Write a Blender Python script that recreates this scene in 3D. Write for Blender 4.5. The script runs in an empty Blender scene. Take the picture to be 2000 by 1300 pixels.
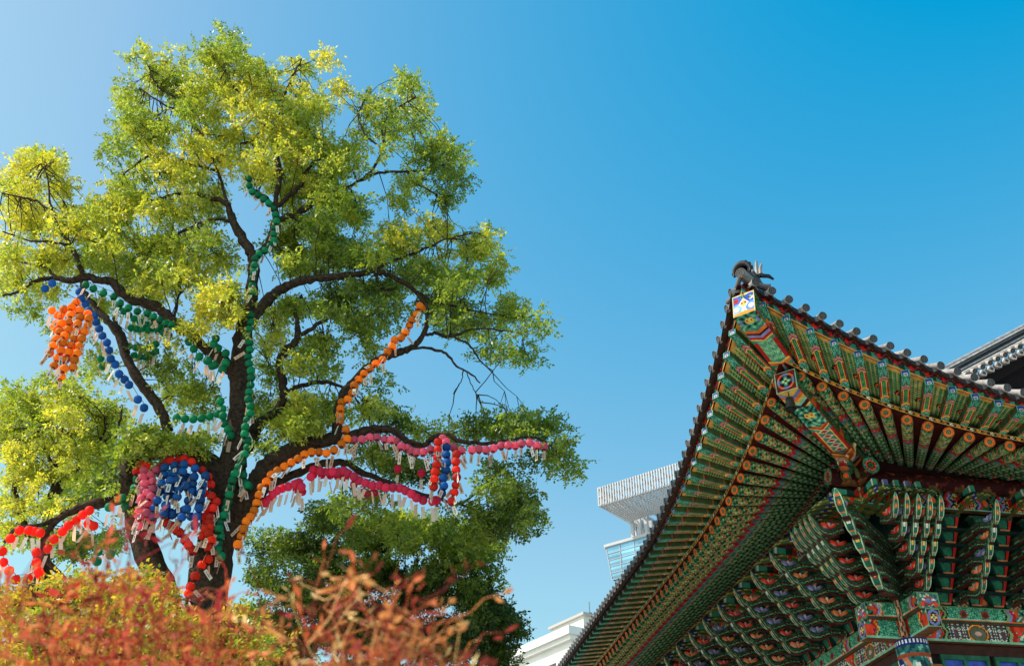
import bpy, math, random
import numpy as np

# ------------------------------------------------------------------ camera, sky, sun, exposure
scene = bpy.context.scene
col = scene.collection
EYE = 1.6
FPX, PITCH = 1950.0, math.radians(33.5)

cam_data = bpy.data.cameras.new("camera")
cam_data.sensor_width = 36.0
cam_data.lens = 36.0 * FPX / 2000.0
cam_data.clip_start = 0.05
cam_data.clip_end = 5000.0
cam_data.dof.use_dof = True
cam_data.dof.focus_distance = 20.0
cam_data.dof.aperture_fstop = 2.8
cam = bpy.data.objects.new("camera", cam_data)
cam.location = (0.0, 0.0, EYE)
cam.rotation_euler = (math.pi / 2 + PITCH, 0.0, 0.0)
col.objects.link(cam)
scene.camera = cam

SUN_EL, SUN_AZ = math.radians(44.0), math.radians(-98.0)      # azimuth from +Y, clockwise
world = bpy.data.worlds.new("World")
scene.world = world
world.use_nodes = True
wn = world.node_tree.nodes
wl = world.node_tree.links
wn.clear()
w_out = wn.new("ShaderNodeOutputWorld")
w_bg = wn.new("ShaderNodeBackground")
w_sky = wn.new("ShaderNodeTexSky")
w_sky.sky_type = 'NISHITA'
w_sky.sun_disc = False
w_sky.sun_elevation = SUN_EL
w_sky.sun_rotation = SUN_AZ
w_sky.air_density = 1.0
w_sky.dust_density = 1.0
w_sky.ozone_density = 1.5
w_hs = wn.new("ShaderNodeHueSaturation")
w_hs.inputs["Hue"].default_value = 0.472
w_hs.inputs["Saturation"].default_value = 1.12
w_hs.inputs["Value"].default_value = 1.0
wl.new(w_sky.outputs[0], w_hs.inputs["Color"])
# deep clear autumn sky: more contrast in red, more light in green and blue
def w_math(op, a, b):
    nd = wn.new("ShaderNodeMath")
    nd.operation = op
    for i, x in enumerate((a, b)):
        if isinstance(x, (int, float)):
            nd.inputs[i].default_value = x
        else:
            wl.new(x, nd.inputs[i])
    return nd.outputs[0]


w_sep = wn.new("ShaderNodeSeparateColor")
wl.new(w_hs.outputs[0], w_sep.inputs[0])
SKY_K = 0.153
r_, g_, b_ = (w_math('MULTIPLY', w_sep.outputs[i], SKY_K) for i in range(3))
r2 = w_math('MAXIMUM', w_math('MINIMUM', w_math('MULTIPLY', w_math('SUBTRACT', r_, 0.092), 3.5), w_math('MULTIPLY', r_, 1.72)), 0.002)
g2 = w_math('MULTIPLY', g_, 1.58)
b2 = w_math('MAXIMUM', w_math('MULTIPLY', w_math('POWER', b_, 0.42), 1.07), w_math('MULTIPLY', b_, 1.3))
w_cmb = wn.new("ShaderNodeCombineColor")
for i, x in enumerate((r2, g2, b2)):
    wl.new(w_math('DIVIDE', x, SKY_K), w_cmb.inputs[i])
wl.new(w_cmb.outputs[0], w_bg.inputs["Color"])
w_bg.inputs["Strength"].default_value = 0.12
wl.new(w_bg.outputs[0], w_out.inputs["Surface"])

sun_data = bpy.data.lights.new("sun", 'SUN')
sun_data.energy = 4.4
sun_data.angle = math.radians(0.5)
sun_data.color = (1.0, 0.93, 0.82)
sun = bpy.data.objects.new("sun", sun_data)
sun_vec = np.array([math.sin(SUN_AZ) * math.cos(SUN_EL), math.cos(SUN_AZ) * math.cos(SUN_EL), math.sin(SUN_EL)])
sun.rotation_euler = (math.pi / 2 - SUN_EL, 0.0, math.pi - SUN_AZ)
sun.location = (-20, -5, 30)
col.objects.link(sun)

scene.view_settings.view_transform = 'Standard'
scene.view_settings.look = 'None'
scene.view_settings.exposure = 0.35
scene.view_settings.gamma = 1.0
scene.view_settings.use_curve_mapping = False

rnd = random.Random(7)
nr = np.random.default_rng(11)

# ------------------------------------------------------------------ helpers
_fw = np.array([0, math.cos(PITCH), math.sin(PITCH)])
_up = np.array([0, -math.sin(PITCH), math.cos(PITCH)])


def PX(x, y, Y):
    """World point seen at photo pixel (x, y) of the 2000 px photograph, standing at depth Y."""
    r = _fw + (x - 1000) / FPX * np.array([1.0, 0, 0]) - (y - 650) / FPX * _up
    p = r * (Y / r[1])
    p[2] += EYE
    return p


def lin(c):
    c = np.asarray(c, float) / 255.0
    return np.where(c <= 0.04045, c / 12.92, ((c + 0.055) / 1.055) ** 2.4)


def hsh(i, j=0, k=0):
    v = np.sin(np.asarray(i) * 127.1 + np.asarray(j) * 311.7 + k * 74.7) * 43758.5453
    return v - np.floor(v)


class Mesh:
    """Collects shapes and links them as one mesh object; every face carries a colour."""

    def __init__(self):
        self.v, self.f, self.c, self.m, self.n = [], [], [], [], 0

    def add(self, v, quads, c, mi=0):
        v = np.asarray(v, float).reshape(-1, 3)
        q = np.asarray(quads, int).reshape(-1, 4)
        c = np.asarray(c, float)
        if c.ndim == 1:
            c = np.tile(c, (len(q), 1))
        self.v.append(v)
        self.f.append(q + self.n)
        self.c.append(c)
        self.m.append(np.full(len(q), mi))
        self.n += len(v)

    def grid(self, P, C=(0.5, 0.5, 0.5), mi=0):
        P = np.asarray(P, float)
        a, b = P.shape[0], P.shape[1]
        i = np.arange((a - 1) * (b - 1))
        r, s = i // (b - 1), i % (b - 1)
        k = r * b + s
        q = np.stack([k, k + 1, k + b + 1, k + b], 1)
        C = np.asarray(C, float)
        if C.ndim == 3:
            C = C.reshape(-1, 3)
        self.add(P.reshape(-1, 3), q, C, mi)

    def patch(self, p00, p10, p01, p11, fn=None, nu=1, nv=1, mi=0):
        """Bilinear patch: u from p00 to p10, v from p00 to p01; fn(U, V) gives sRGB 0-255 or a colour."""
        u = np.linspace(0, 1, nu + 1)[:, None, None]
        v = np.linspace(0, 1, nv + 1)[None, :, None]
        P = (1 - u) * (1 - v) * np.asarray(p00) + u * (1 - v) * np.asarray(p10) + (1 - u) * v * np.asarray(p01) + u * v * np.asarray(p11)
        self.grid(P, paint(fn, nu, nv), mi)

    def bar(self, p0, p1, w, h, fns=(90, 90, 90), res=(1, 1, 1), up=(0, 0, 1), w1=None, h1=None, mi=0):
        """Squared timber from p0 to p1. fns: colour, or dict bottom/side/top/end0/end1 -> colour or fn."""
        p0, p1 = np.asarray(p0, float), np.asarray(p1, float)
        d = (p1 - p0) / np.linalg.norm(p1 - p0)
        x = np.cross(d, up)
        x /= np.linalg.norm(x)
        z = np.cross(x, d)
        w1 = w if w1 is None else w1
        h1 = h if h1 is None else h1
        g = fns if isinstance(fns, dict) else {}
        base = g.get('all', (90, 90, 90)) if g else fns
        nu, nw, nh = res
        c = {}
        for e, (p, ww, hh) in enumerate(((p0, w, h), (p1, w1, h1))):
            for i in (0, 1):
                for j in (0, 1):
                    c[e, i, j] = p + x * (i - .5) * ww + z * (j - .5) * hh
        self.patch(c[0, 0, 0], c[1, 0, 0], c[0, 1, 0], c[1, 1, 0], g.get('bottom', base), nu, nw, mi)
        self.patch(c[0, 0, 1], c[1, 0, 1], c[0, 1, 1], c[1, 1, 1], g.get('top', base), 1, 1, mi)
        self.patch(c[0, 0, 0], c[1, 0, 0], c[0, 0, 1], c[1, 0, 1], g.get('side', base), nu, nh, mi)
        self.patch(c[0, 1, 0], c[1, 1, 0], c[0, 1, 1], c[1, 1, 1], g.get('side', base), nu, nh, mi)
        self.patch(c[0, 0, 0], c[0, 1, 0], c[0, 0, 1], c[0, 1, 1], g.get('end0', base), nw if 'end0' in g else 1, nh if 'end0' in g else 1, mi)
        self.patch(c[1, 0, 0], c[1, 1, 0], c[1, 0, 1], c[1, 1, 1], g.get('end1', base), nw if 'end1' in g else 1, nh if 'end1' in g else 1, mi)

    def tube(self, pts, rad, k=8, fn=(90, 90, 90), nu=None, mi=0, cap=True):
        """Tube along points with radii; fn(U, V): V turns round the tube."""
        pts = np.asarray(pts, float)
        rad = np.broadcast_to(np.asarray(rad, float), (len(pts),))
        if nu:
            t = np.linspace(0, len(pts) - 1, nu + 1)
            rad = np.interp(t, np.arange(len(pts)), rad)
            pts = np.stack([np.interp(t, np.arange(len(pts)), pts[:, i]) for i in range(3)], 1)
        T = np.gradient(pts, axis=0)
        T /= np.linalg.norm(T, axis=1)[:, None] + 1e-12
        ref = np.array([0, 0, 1.0]) if abs(T[0][2]) < 0.9 else np.array([1.0, 0, 0])
        X = np.cross(T[0], ref)
        X /= np.linalg.norm(X)
        XS = []
        for t in T:
            X = X - t * (X @ t)
            X /= np.linalg.norm(X) + 1e-12
            XS.append(X)
        XS = np.array(XS)
        YS = np.cross(T, XS)
        a = np.linspace(0, 2 * math.pi, k + 1)
        P = pts[:, None] + rad[:, None, None] * (np.cos(a)[None, :, None] * XS[:, None] + np.sin(a)[None, :, None] * YS[:, None])
        n = len(pts)
        idx = np.arange(n * k).reshape(n, k)
        q = np.stack([idx[:-1], np.roll(idx, -1, 1)[:-1], np.roll(idx, -1, 1)[1:], idx[1:]], -1).reshape(-1, 4)
        self.add(P[:, :k].reshape(-1, 3), q, paint(fn, n - 1, k).reshape(-1, 3), mi)

    def disc(self, p, nrm, r, fn=(90, 90, 90), k=16, nr_=1, mi=0, up=(0, 0, 1)):
        """Round plate as a polar grid; fn(R, A) with R 0..1 and A in turns."""
        nrm = np.asarray(nrm, float) / np.linalg.norm(nrm)
        x = np.cross(nrm, up)
        x /= np.linalg.norm(x)
        y = np.cross(x, nrm)
        R = np.linspace(0.02, 1, nr_ + 1)[:, None, None] * r
        a = np.linspace(0, 2 * math.pi, k + 1)[None, :, None]
        self.grid(np.asarray(p) + R * (np.cos(a) * x + np.sin(a) * y), paint(fn, nr_, k), mi)

    def ball(self, p, r, c, seg=8, rings=5, axes=None, mi=0):
        """Ellipsoid; r is a radius or three, axes a 3x3 of directions."""
        r = np.broadcast_to(np.asarray(r, float), (3,))
        A = np.eye(3) if axes is None else np.asarray(axes, float)
        th = np.linspace(0.05, math.pi - 0.05, rings + 1)[:, None]
        ph = np.linspace(0, 2 * math.pi, seg + 1)[None, :]
        X = np.stack([np.sin(th) * np.cos(ph), np.sin(th) * np.sin(ph), np.cos(th) * np.ones_like(ph)], -1) * r
        self.grid(np.asarray(p) + X @ A, paint(c, rings, seg), mi)

    def build(self, name, mats, parent=None, off=(0, 0, 0), smooth=False):
        me = bpy.data.meshes.new(name)
        V = np.concatenate(self.v) + np.asarray(off, float)
        Q = np.concatenate(self.f)
        Cc = np.concatenate(self.c)
        me.vertices.add(len(V))
        me.vertices.foreach_set("co", V.astype(np.float32).ravel())
        me.loops.add(len(Q) * 4)
        me.loops.foreach_set("vertex_index", Q.astype(np.int32).ravel())
        me.polygons.add(len(Q))
        me.polygons.foreach_set("loop_start", np.arange(0, len(Q) * 4, 4, dtype=np.int32))
        me.polygons.foreach_set("loop_total", np.full(len(Q), 4, dtype=np.int32))
        me.polygons.foreach_set("material_index", np.concatenate(self.m).astype(np.int32))
        at = me.attributes.new("paint", 'FLOAT_COLOR', 'FACE')
        at.data.foreach_set("color", np.concatenate([Cc, np.ones((len(Cc), 1))], 1).astype(np.float32).ravel())
        me.polygons.foreach_set("use_smooth", np.full(len(Q), smooth))
        me.update(calc_edges=True)
        for m in (mats if isinstance(mats, (list, tuple)) else [mats]):
            me.materials.append(m)
        o = bpy.data.objects.new(name, me)
        col.objects.link(o)
        if parent is not None:
            o.parent = parent
        return o


def paint(fn, nu, nv):
    if fn is None:
        fn = (90, 90, 90)
    if callable(fn):
        u = (np.arange(nu) + .5) / nu
        v = (np.arange(nv) + .5) / nv
        U, V = np.meshgrid(u, v, indexing='ij')
        return lin(fn(U, V))
    return np.tile(lin(fn), (nu, nv, 1))


def tag(o, label=None, cat=None, group=None, kind=None):
    for k, v in (("label", label), ("category", cat), ("group", group), ("kind", kind)):
        if v:
            o[k] = v
    return o


def empty(name, loc, rz=0.0):
    o = bpy.data.objects.new(name, None)
    o.empty_display_size = 0.3
    o.location = loc
    o.rotation_euler = (0, 0, rz)
    col.objects.link(o)
    return o


# ------------------------------------------------------------------ materials
def mat(name, color=None, rough=0.6, attr=False, noise=0.0, nscale=6.0, bump=0.0, bscale=40.0, transl=0.0, spec=0.3, metal=0.0, tcol=None):
    m = bpy.data.materials.new(name)
    m.use_nodes = True
    nt = m.node_tree
    N, L = nt.nodes, nt.links
    bs = N["Principled BSDF"]
    out = N["Material Output"]
    bs.inputs["Roughness"].default_value = rough
    bs.inputs["Metallic"].default_value = metal
    bs.inputs["Specular IOR Level"].default_value = spec
    if attr:
        a = N.new("ShaderNodeAttribute")
        a.attribute_name = "paint"
        src = a.outputs["Color"]
    else:
        rgb = N.new("ShaderNodeRGB")
        rgb.outputs[0].default_value = (*color, 1)
        src = rgb.outputs[0]
    if noise:
        tc = N.new("ShaderNodeTexCoord")
        nz = N.new("ShaderNodeTexNoise")
        nz.inputs["Scale"].default_value = nscale
        nz.inputs["Detail"].default_value = 6
        L.new(tc.outputs["Object"], nz.inputs["Vector"])
        mr = N.new("ShaderNodeMapRange")
        mr.inputs["From Min"].default_value = 0.3
        mr.inputs["From Max"].default_value = 0.7
        mr.inputs["To Min"].default_value = 1 - noise
        mr.inputs["To Max"].default_value = 1 + noise
        L.new(nz.outputs[0], mr.inputs["Value"])
        mx = N.new("ShaderNodeVectorMath")
        mx.operation = 'SCALE'
        L.new(src, mx.inputs[0])
        L.new(mr.outputs[0], mx.inputs["Scale"])
        src = mx.outputs[0]
    if bump:
        tc = N.new("ShaderNodeTexCoord")
        nz = N.new("ShaderNodeTexNoise")
        nz.inputs["Scale"].default_value = bscale
        nz.inputs["Detail"].default_value = 5
        L.new(tc.outputs["Object"], nz.inputs["Vector"])
        bp = N.new("ShaderNodeBump")
        bp.inputs["Strength"].default_value = bump
        bp.inputs["Distance"].default_value = 0.03
        L.new(nz.outputs[0], bp.inputs["Height"])
        L.new(bp.outputs[0], bs.inputs["Normal"])
    L.new(src, bs.inputs["Base Color"])
    if transl:
        tr = N.new("ShaderNodeBsdfTranslucent")
        if tcol is None:
            L.new(src, tr.inputs["Color"])
        else:
            mm = N.new("ShaderNodeVectorMath")
            mm.operation = 'MULTIPLY'
            mm.inputs[1].default_value = tcol
            L.new(src, mm.inputs[0])
            L.new(mm.outputs[0], tr.inputs["Color"])
        ms = N.new("ShaderNodeMixShader")
        ms.inputs[0].default_value = transl
        L.new(bs.outputs[0], ms.inputs[1])
        L.new(tr.outputs[0], ms.inputs[2])
        L.new(ms.outputs[0], out.inputs["Surface"])
    return m


M_PAINT = mat("painted_timber", attr=True, rough=0.7, noise=0.34, nscale=7.0, bump=0.25, bscale=45.0, spec=0.2)
M_TILE = mat("fired_roof_tile", attr=True, rough=0.55, noise=0.35, nscale=7.0, bump=0.3, bscale=60, spec=0.35)
M_LEAF = mat("leaf", attr=True, rough=0.42, transl=0.5, spec=0.5, tcol=(1.7, 1.6, 0.6))
M_BARK = mat("bark", color=(0.050, 0.034, 0.023), rough=0.9, noise=0.6, nscale=14.0, bump=0.8, bscale=30.0, spec=0.1)
M_TWIG = mat("red_twig", attr=True, rough=0.7, transl=0.25, spec=0.2)
M_PAPER = mat("lantern_paper", attr=True, rough=0.6, transl=0.5, spec=0.3, tcol=(1.5, 1.4, 1.4))
M_TAG = mat("tag_paper", attr=True, rough=0.8, transl=0.3, spec=0.1)
M_WIRE = mat("garland_wire", color=(0.02, 0.02, 0.02), rough=0.6)
M_STEEL = mat("white_painted_steel", color=(0.44, 0.44, 0.45), rough=0.4, noise=0.05, nscale=0.4)
M_STONE = mat("pale_cladding", attr=True, rough=0.7, noise=0.05, nscale=0.3)
M_GLASS = mat("curtain_wall_glass", attr=True, rough=0.08, spec=0.8, noise=0.12, nscale=0.25)
M_BRONZE = mat("bronze", color=(0.05, 0.055, 0.045), rough=0.45, metal=0.6, noise=0.3, nscale=20.0)
M_GROUND = mat("sandy_court", color=(0.43, 0.42, 0.385), rough=0.95, noise=0.15, nscale=1.2, bump=0.2, bscale=30.0)

# ------------------------------------------------------------------ ground
g = Mesh()
gx = np.concatenate([[-2500, -600, -150], np.linspace(-60, 60, 13), [150, 600, 2500]])
P = np.zeros((len(gx), len(gx), 3))
P[..., 0] = gx[:, None]
P[..., 1] = gx[None, :] + 20
g.grid(P, lin((200, 180, 150)))
tag(g.build("ground", M_GROUND), kind="structure")

# ------------------------------------------------------------------ temple hall
# Local axes of the hall: x runs along the right-hand facade, y along the left-hand one, the corner column at (0, 0).
GREEN, LGREEN, DGREEN = (56, 134, 110), (126, 192, 160), (16, 56, 48)
ORANGE, RED, DRED, YEL = (224, 104, 38), (172, 32, 26), (58, 14, 14), (226, 182, 84)
BLUE, LAV, WHITE, BLACK, BROWN = (34, 56, 130), (122, 128, 178), (236, 230, 216), (12, 11, 12), (96, 62, 34)
OLIVE = (62, 82, 48)


def sel(U, *rules, base=GREEN):
    out = np.empty(U.shape + (3,))
    out[:] = base
    for m, c in rules:
        c = np.asarray(c, float)
        out[m] = c if c.ndim == 1 else c[m]
    return out


def curls(U, V, su, sv, a=GREEN, b=DGREEN, c=LGREEN, k=0):
    """Green ground with dark and pale curling strokes."""
    x, y = U * su, V * sv
    f = np.sin(6.283 * x + 1.9 * np.sin(6.283 * y * .5 + k)) * np.sin(6.283 * y + 1.6 * np.sin(6.283 * x * .7))
    return sel(U, (f > .35, b), (f < -.5, c), base=a)


def net(U, V, su, sv):
    """Yellow and green woven net with black dashes."""
    x, y = U * su, V * sv
    fx, fy = x % 1, y % 1
    h = hsh(np.floor(x / 7), np.floor(y / 5))
    out = sel(U, (fy < .42, (172, 164, 92)), ((fx < .34) & (fy >= .46), (18, 40, 28)), ((fx < .2) & (fy < .42), (60, 90, 50)), base=(84, 146, 92))
    fl = (h > .93) & (np.hypot((x / 7) % 1 - .5, ((y / 5) % 1 - .5)) < .22)
    out[fl] = ORANGE
    return out


def board(U, V, n_raft, E):
    """Woven board with an orange and green arc before each gap at its inner edge; U inwards, V along the eave."""
    o = net(U, V, 22, (E + 4.4) / .085)
    x = ((V * (E + 4.45) - .18 + .14) / .428) % 1
    r = np.hypot((x - .5) * .428, np.maximum(0, (1.0 - U) * 1.3 - .60))
    for lo, hi, c in ((.115, .15, BLACK), (.085, .115, ORANGE), (.07, .085, DRED), (.0, .07, (50, 120, 90))):
        o[(r >= lo) & (r < hi) & ((1.0 - U) * 1.3 > .57)] = c
    o[(r < .07) & ((1.0 - U) * 1.3 > .57) & (((x * 14) % 1) < .3)] = (20, 50, 40)
    o[(U < .06)] = (214, 150, 70)
    return o


def fly_bottom(U, V):
    d = np.abs(V - .5)
    zz = U + .05 * (1 - 2 * d)
    base = curls(U, V, 16, 3)
    o = sel(U, (U > 0, base))
    for lo, hi, c in ((.25, .275, ORANGE), (.275, .295, LAV), (.295, .315, RED), (.315, .335, YEL), (.66, .685, YEL), (.685, .71, ORANGE)):
        o[(zz > lo) & (zz <= hi)] = c
    p = (zz > .335) & (zz <= .66)
    lat = ((U * 26 + V * 4) % 1 < .28) | ((U * 26 - V * 4) % 1 < .28)
    o[p] = np.where(lat[p][:, None], DGREEN, (84, 160, 92))
    o[p & (d > .33)] = RED
    o[p & (d > .28) & (d <= .33)] = YEL
    return o


def fly_side(U, V):
    o = sel(U, (V > .5, (68, 78, 44)), base=OLIVE)
    lat = ((U * 20 + V * 2) % 1 < .2) | ((U * 20 - V * 2) % 1 < .2)
    o[lat & (V < .6)] = (60, 84, 44)
    for lo, hi, c in ((.25, .275, (170, 90, 40)), (.30, .32, (120, 40, 26)), (.66, .68, (170, 90, 40))):
        o[(U > lo) & (U < hi)] = c
    o[V < .16] = GREEN
    return o


def fly_end(U, V):
    r = np.hypot((U - .5) * 1.1, V - .3)
    return sel(U, (V > -1, BLUE), (r < .30, (190, 190, 196)), (r < .21, (180, 110, 100)), (r < .14, GREEN), ((U < .1) | (U > .9) | (V > .92) | (V < .06), (76, 150, 120)))


def raft(U, V):
    """Round rafter shaft, U from the tip inwards."""
    w = U + .018 * np.sin(V * 6.283 * 6)
    scale = np.hypot(((U * 17 + .5 * (np.floor(V * 8) % 2)) % 1) - .4, (V * 8) % 1 - .5)
    o = sel(U, (scale > .46, (20, 36, 22)), (scale < .24, (150, 156, 98)), (scale < .10, (60, 90, 56)), base=(74, 126, 88))
    tip = w < .30
    ct = curls(U, V, 22, 4, (70, 136, 92), (28, 58, 42), (190, 184, 110))
    o[tip] = ct[tip]
    ch = (((U * 15 + np.abs((V * 4) % 1 - .5) * 1.1) % 1) < .2) & tip & (U > .06)
    o[ch] = ORANGE
    for lo, hi, c in ((.30, .345, RED), (.345, .375, (84, 110, 120)), (.385, .41, GREEN), (.41, .42, ORANGE), (.74, .765, RED), (.765, .78, LGREEN)):
        o[(w > lo) & (w <= hi)] = c
    return o


def rosette(R, A, outer=(150, 120, 60)):
    p = np.abs(((A * 8) % 1) - .5)
    return sel(R, (R > .93, (96, 60, 30)), (R < .86 - .25 * p, ORANGE), (R < .70 - .30 * p, (150, 24, 20)), (R < .58 - .2 * p, (236, 130, 50)),
               (R < .46, (26, 66, 44)), ((R < .32) & (p > .25), (66, 140, 96)), (R < .12, RED), base=(170, 84, 30))


def strip_diamond(U, V, n):
    x = (U * n) % 1
    d = np.abs(x - .5) * 1.7 + np.abs(V - .5) * 1.5
    alt = np.floor(U * n) % 3
    c = np.where((alt == 0)[..., None], WHITE, np.where((alt == 1)[..., None], (236, 150, 50), (210, 120, 60)))
    o = sel(U, (d < .62, c), (d < .2, DRED), base=(18, 18, 20))
    o[(V < .18) | (V > .84)] = YEL
    return o


def chev(U, V, bands, k=.12):
    """Chevron bands across a timber; bands = [(to, colour), ...] along U."""
    w = U + k * (np.abs(V - .5) * 2 - .5)
    o = np.empty(U.shape + (3,))
    o[:] = bands[-1][1]
    for hi, c in reversed(bands[:-1]):
        o[w < hi] = c
    return o


DP, ZP, EXT = 0.99, 8.90, 0.64
CF = 2.0                       # the corner rafters fan from (CF, CF)
PT = (4.363, .082, 8.182, 1.807, 8.617, 2.322, 1.969)
PP = (4.326, .214, 8.683, 1.258, 8.515, 2.134, 2.570)
PR = (3.417, .011, 7.714, 2.361, 8.432, 1.459, 2.861)


def eave(p, s):
    d0, dk, L, pd, z0, dz, pz = p
    t = np.clip(1 - (np.asarray(s, float) + d0 + dk) / L, 0, 1)
    return d0 + dk * t ** pd, z0 + dz * t ** pz


def S2(side, s, d, z):
    """Hall point at distance s along a facade and d outside it."""
    s, d, z = np.broadcast_arrays(np.asarray(s, float), np.asarray(d, float), np.asarray(z, float))
    return np.stack([s, -d, z + EYE], -1) if side == 'R' else np.stack([-d, s, z + EYE], -1)


S_END = {'R': 11.0, 'L': 17.0}
hall = empty("temple_hall", (7.97, 20.04, 0.0), math.radians(9.0))
tag(hall, "temple hall with painted green and orange eaves under a dark tiled roof corner", "temple")


def inward(s, d):
    if s < CF:
        v = np.array([CF - s, CF + d])
        return v / np.linalg.norm(v)
    return np.array([0.0, 1.0])


# --- round rafters and flying rafters, one part each
def rafter_line(s):
    d, z = map(float, eave(PR, s))
    v = inward(s, d)
    t = max(0.0, min(1.0, 1 - (s + 3.428) / 7.714))
    k1 = (d - DP) / v[1]
    z1 = 9.18 + .38 * t * t
    m = (z1 - z) / k1
    return s, d, z, v, m, k1


def at_line(side, L_, k):
    s, d, z, v, m, k1 = L_
    return S2(side, s + v[0] * k, d - v[1] * k, z + m * k)


def round_rafter(side, s):
    L_ = rafter_line(s)
    b = Mesh()
    p0, p1 = at_line(side, L_, 0), at_line(side, L_, L_[5] + .5)
    b.tube([p0, p1], [.108, .085 if s < CF else .10], k=32, fn=raft, nu=90)
    b.disc(p0 - (p1 - p0) / np.linalg.norm(p1 - p0) * .002, p0 - p1, .108, rosette, k=24, nr_=9)
    b.build("rafter", M_PAINT, hall)


FLY_H = .135


def fly_line(s, inner):
    """Flying rafter: bottom centre line from its tip to above the round rafter's end."""
    d, z = map(float, eave(PP, s))
    si = max(-3.40, s + .86 * max(0.0, CF - s) / (CF + d))
    dr, zr = map(float, eave(PR, si))
    return (s, d, z), (si, dr + .02, zr + .20)


def flying_rafter(side, s):
    (s0, d0, z0), (s1, d1, z1) = fly_line(s, 1.0)
    b = Mesh()
    p0, p1 = S2(side, s0, d0, z0 + FLY_H / 2), S2(side, s1, d1, z1 + FLY_H / 2)
    p1 = p1 + (p1 - p0) * .25
    b.bar(p0, p1, .15, FLY_H, dict(bottom=fly_bottom, side=fly_side, end0=fly_end, all=OLIVE), (84, 16, 14))
    b.build("flying_rafter", M_PAINT, hall)


R_S = [-3.1 + .395 * i for i in range(36)]
F_S = [-4.19 + .428 * i for i in range(36)]
for s in R_S[:35]:
    round_rafter('R', s)
for s in [-3.1 + .395 * i for i in range(48)]:
    round_rafter('L', s)
for s in F_S[:35]:
    flying_rafter('R', s + .02)
for s in [-4.27 + .428 * i for i in range(48)]:
    flying_rafter('L', s)

for side in ('R', 'L'):
    E = S_END[side]
    # woven board above the flying rafters
    n = int((E + 4.4) / .028)
    ss = np.linspace(-4.45, E, n + 1)
    dP, zP = eave(PP, ss)
    dP = np.asarray(dP)
    sin_ = np.maximum(ss + .86 * np.maximum(0, CF - ss) / (CF + dP), -3.42)
    dR, zR = eave(PR, sin_)
    k = 64
    t = np.linspace(0, 1, k + 1)[None, :]
    t = t * 1.38                   # on past the batten
    Pg = S2(side, ss[:, None] * (1 - t) + sin_[:, None] * t, (dP - .07)[:, None] * (1 - t) + dR[:, None] * t, (zP + FLY_H)[:, None] * (1 - t) + (zR + .20 + FLY_H)[:, None] * t)
    b = Mesh()
    b.grid(Pg, paint(lambda U, V: board(V, U, 0, E), n, k))
    b.build("eave_board", M_PAINT, hall)
    # red and green scalloped fillet under the tiles
    n = int((E + 4.4) / .03)
    ss = np.linspace(-4.5, E, n + 1)
    dP, zP = eave(PP, ss)
    dT, zT = eave(PT, ss)
    t = np.linspace(0, 1, 13)[None, :]
    Pg = S2(side, ss[:, None] + 0 * t, (dP - .03)[:, None] * (1 - t) + (dT + .03)[:, None] * t, (zP + FLY_H - .02)[:, None] * (1 - t) + (np.maximum(zT + .01, zP + FLY_H + .05))[:, None] * t)

    def scallop(U, V, nn=(E + 4.4) / .29):
        x = (U * nn) % 1
        wave = .62 + .25 * np.cos(x * 6.283)
        alt = ((U * nn * 3).astype(int) % 2) == 0
        dot = np.hypot((x - .5) * 1.1, (V - .58) * .9) < .13
        return sel(U, (V < .14, (200, 130, 60)), ((V >= .14) & (V < wave * .7) & alt, GREEN), ((V >= .14) & (V < wave * .7) & ~alt, DGREEN), (np.abs(V - wave) < .05, (150, 70, 70)), (dot, (214, 30, 24)), base=(70, 16, 18))
    b = Mesh()
    b.grid(Pg, paint(scallop, n, 12))
    b.build("eave_fillet", M_PAINT, hall)
    # diamond batten that carries the flying rafters
    b = Mesh()
    n = int((E + 3.4) / .03)
    ss = np.linspace(-3.47, E, n + 1)
    dR, zR = eave(PR, np.maximum(ss, -3.428))
    for (da, za, db, zb, fn, kk) in ((.05, .115, .055, .195, lambda U, V: strip_diamond(U, V, (E + 3.4) / .13), 7), (-.03, .115, .05, .115, (70, 30, 20), 1)):
        t = np.linspace(0, 1, kk + 1)[None, :]
        b.grid(S2(side, ss[:, None] + 0 * t, dR[:, None] + da + (db - da) * t, zR[:, None] + za + (zb - za) * t), paint(fn, n, kk))
    b.build("diamond_batten", M_PAINT, hall)
    # dark red boards over the round rafters
    b = Mesh()
    ss = np.arange(-3.42, E, .12)
    rows = []
    for s in ss:
        L_ = rafter_line(s)
        rows.append([at_line(side, L_, kk) + np.array([0, 0, .10]) for kk in (-.02, L_[5] * .5, L_[5] + .6)])
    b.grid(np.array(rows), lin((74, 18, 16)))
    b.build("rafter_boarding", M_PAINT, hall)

# --- hip rafters on the diagonal
R2 = math.sqrt(.5)


def diag(d, z, off=0.0):
    return np.array([-d + off * R2, -d - off * R2, z + EYE])


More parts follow.
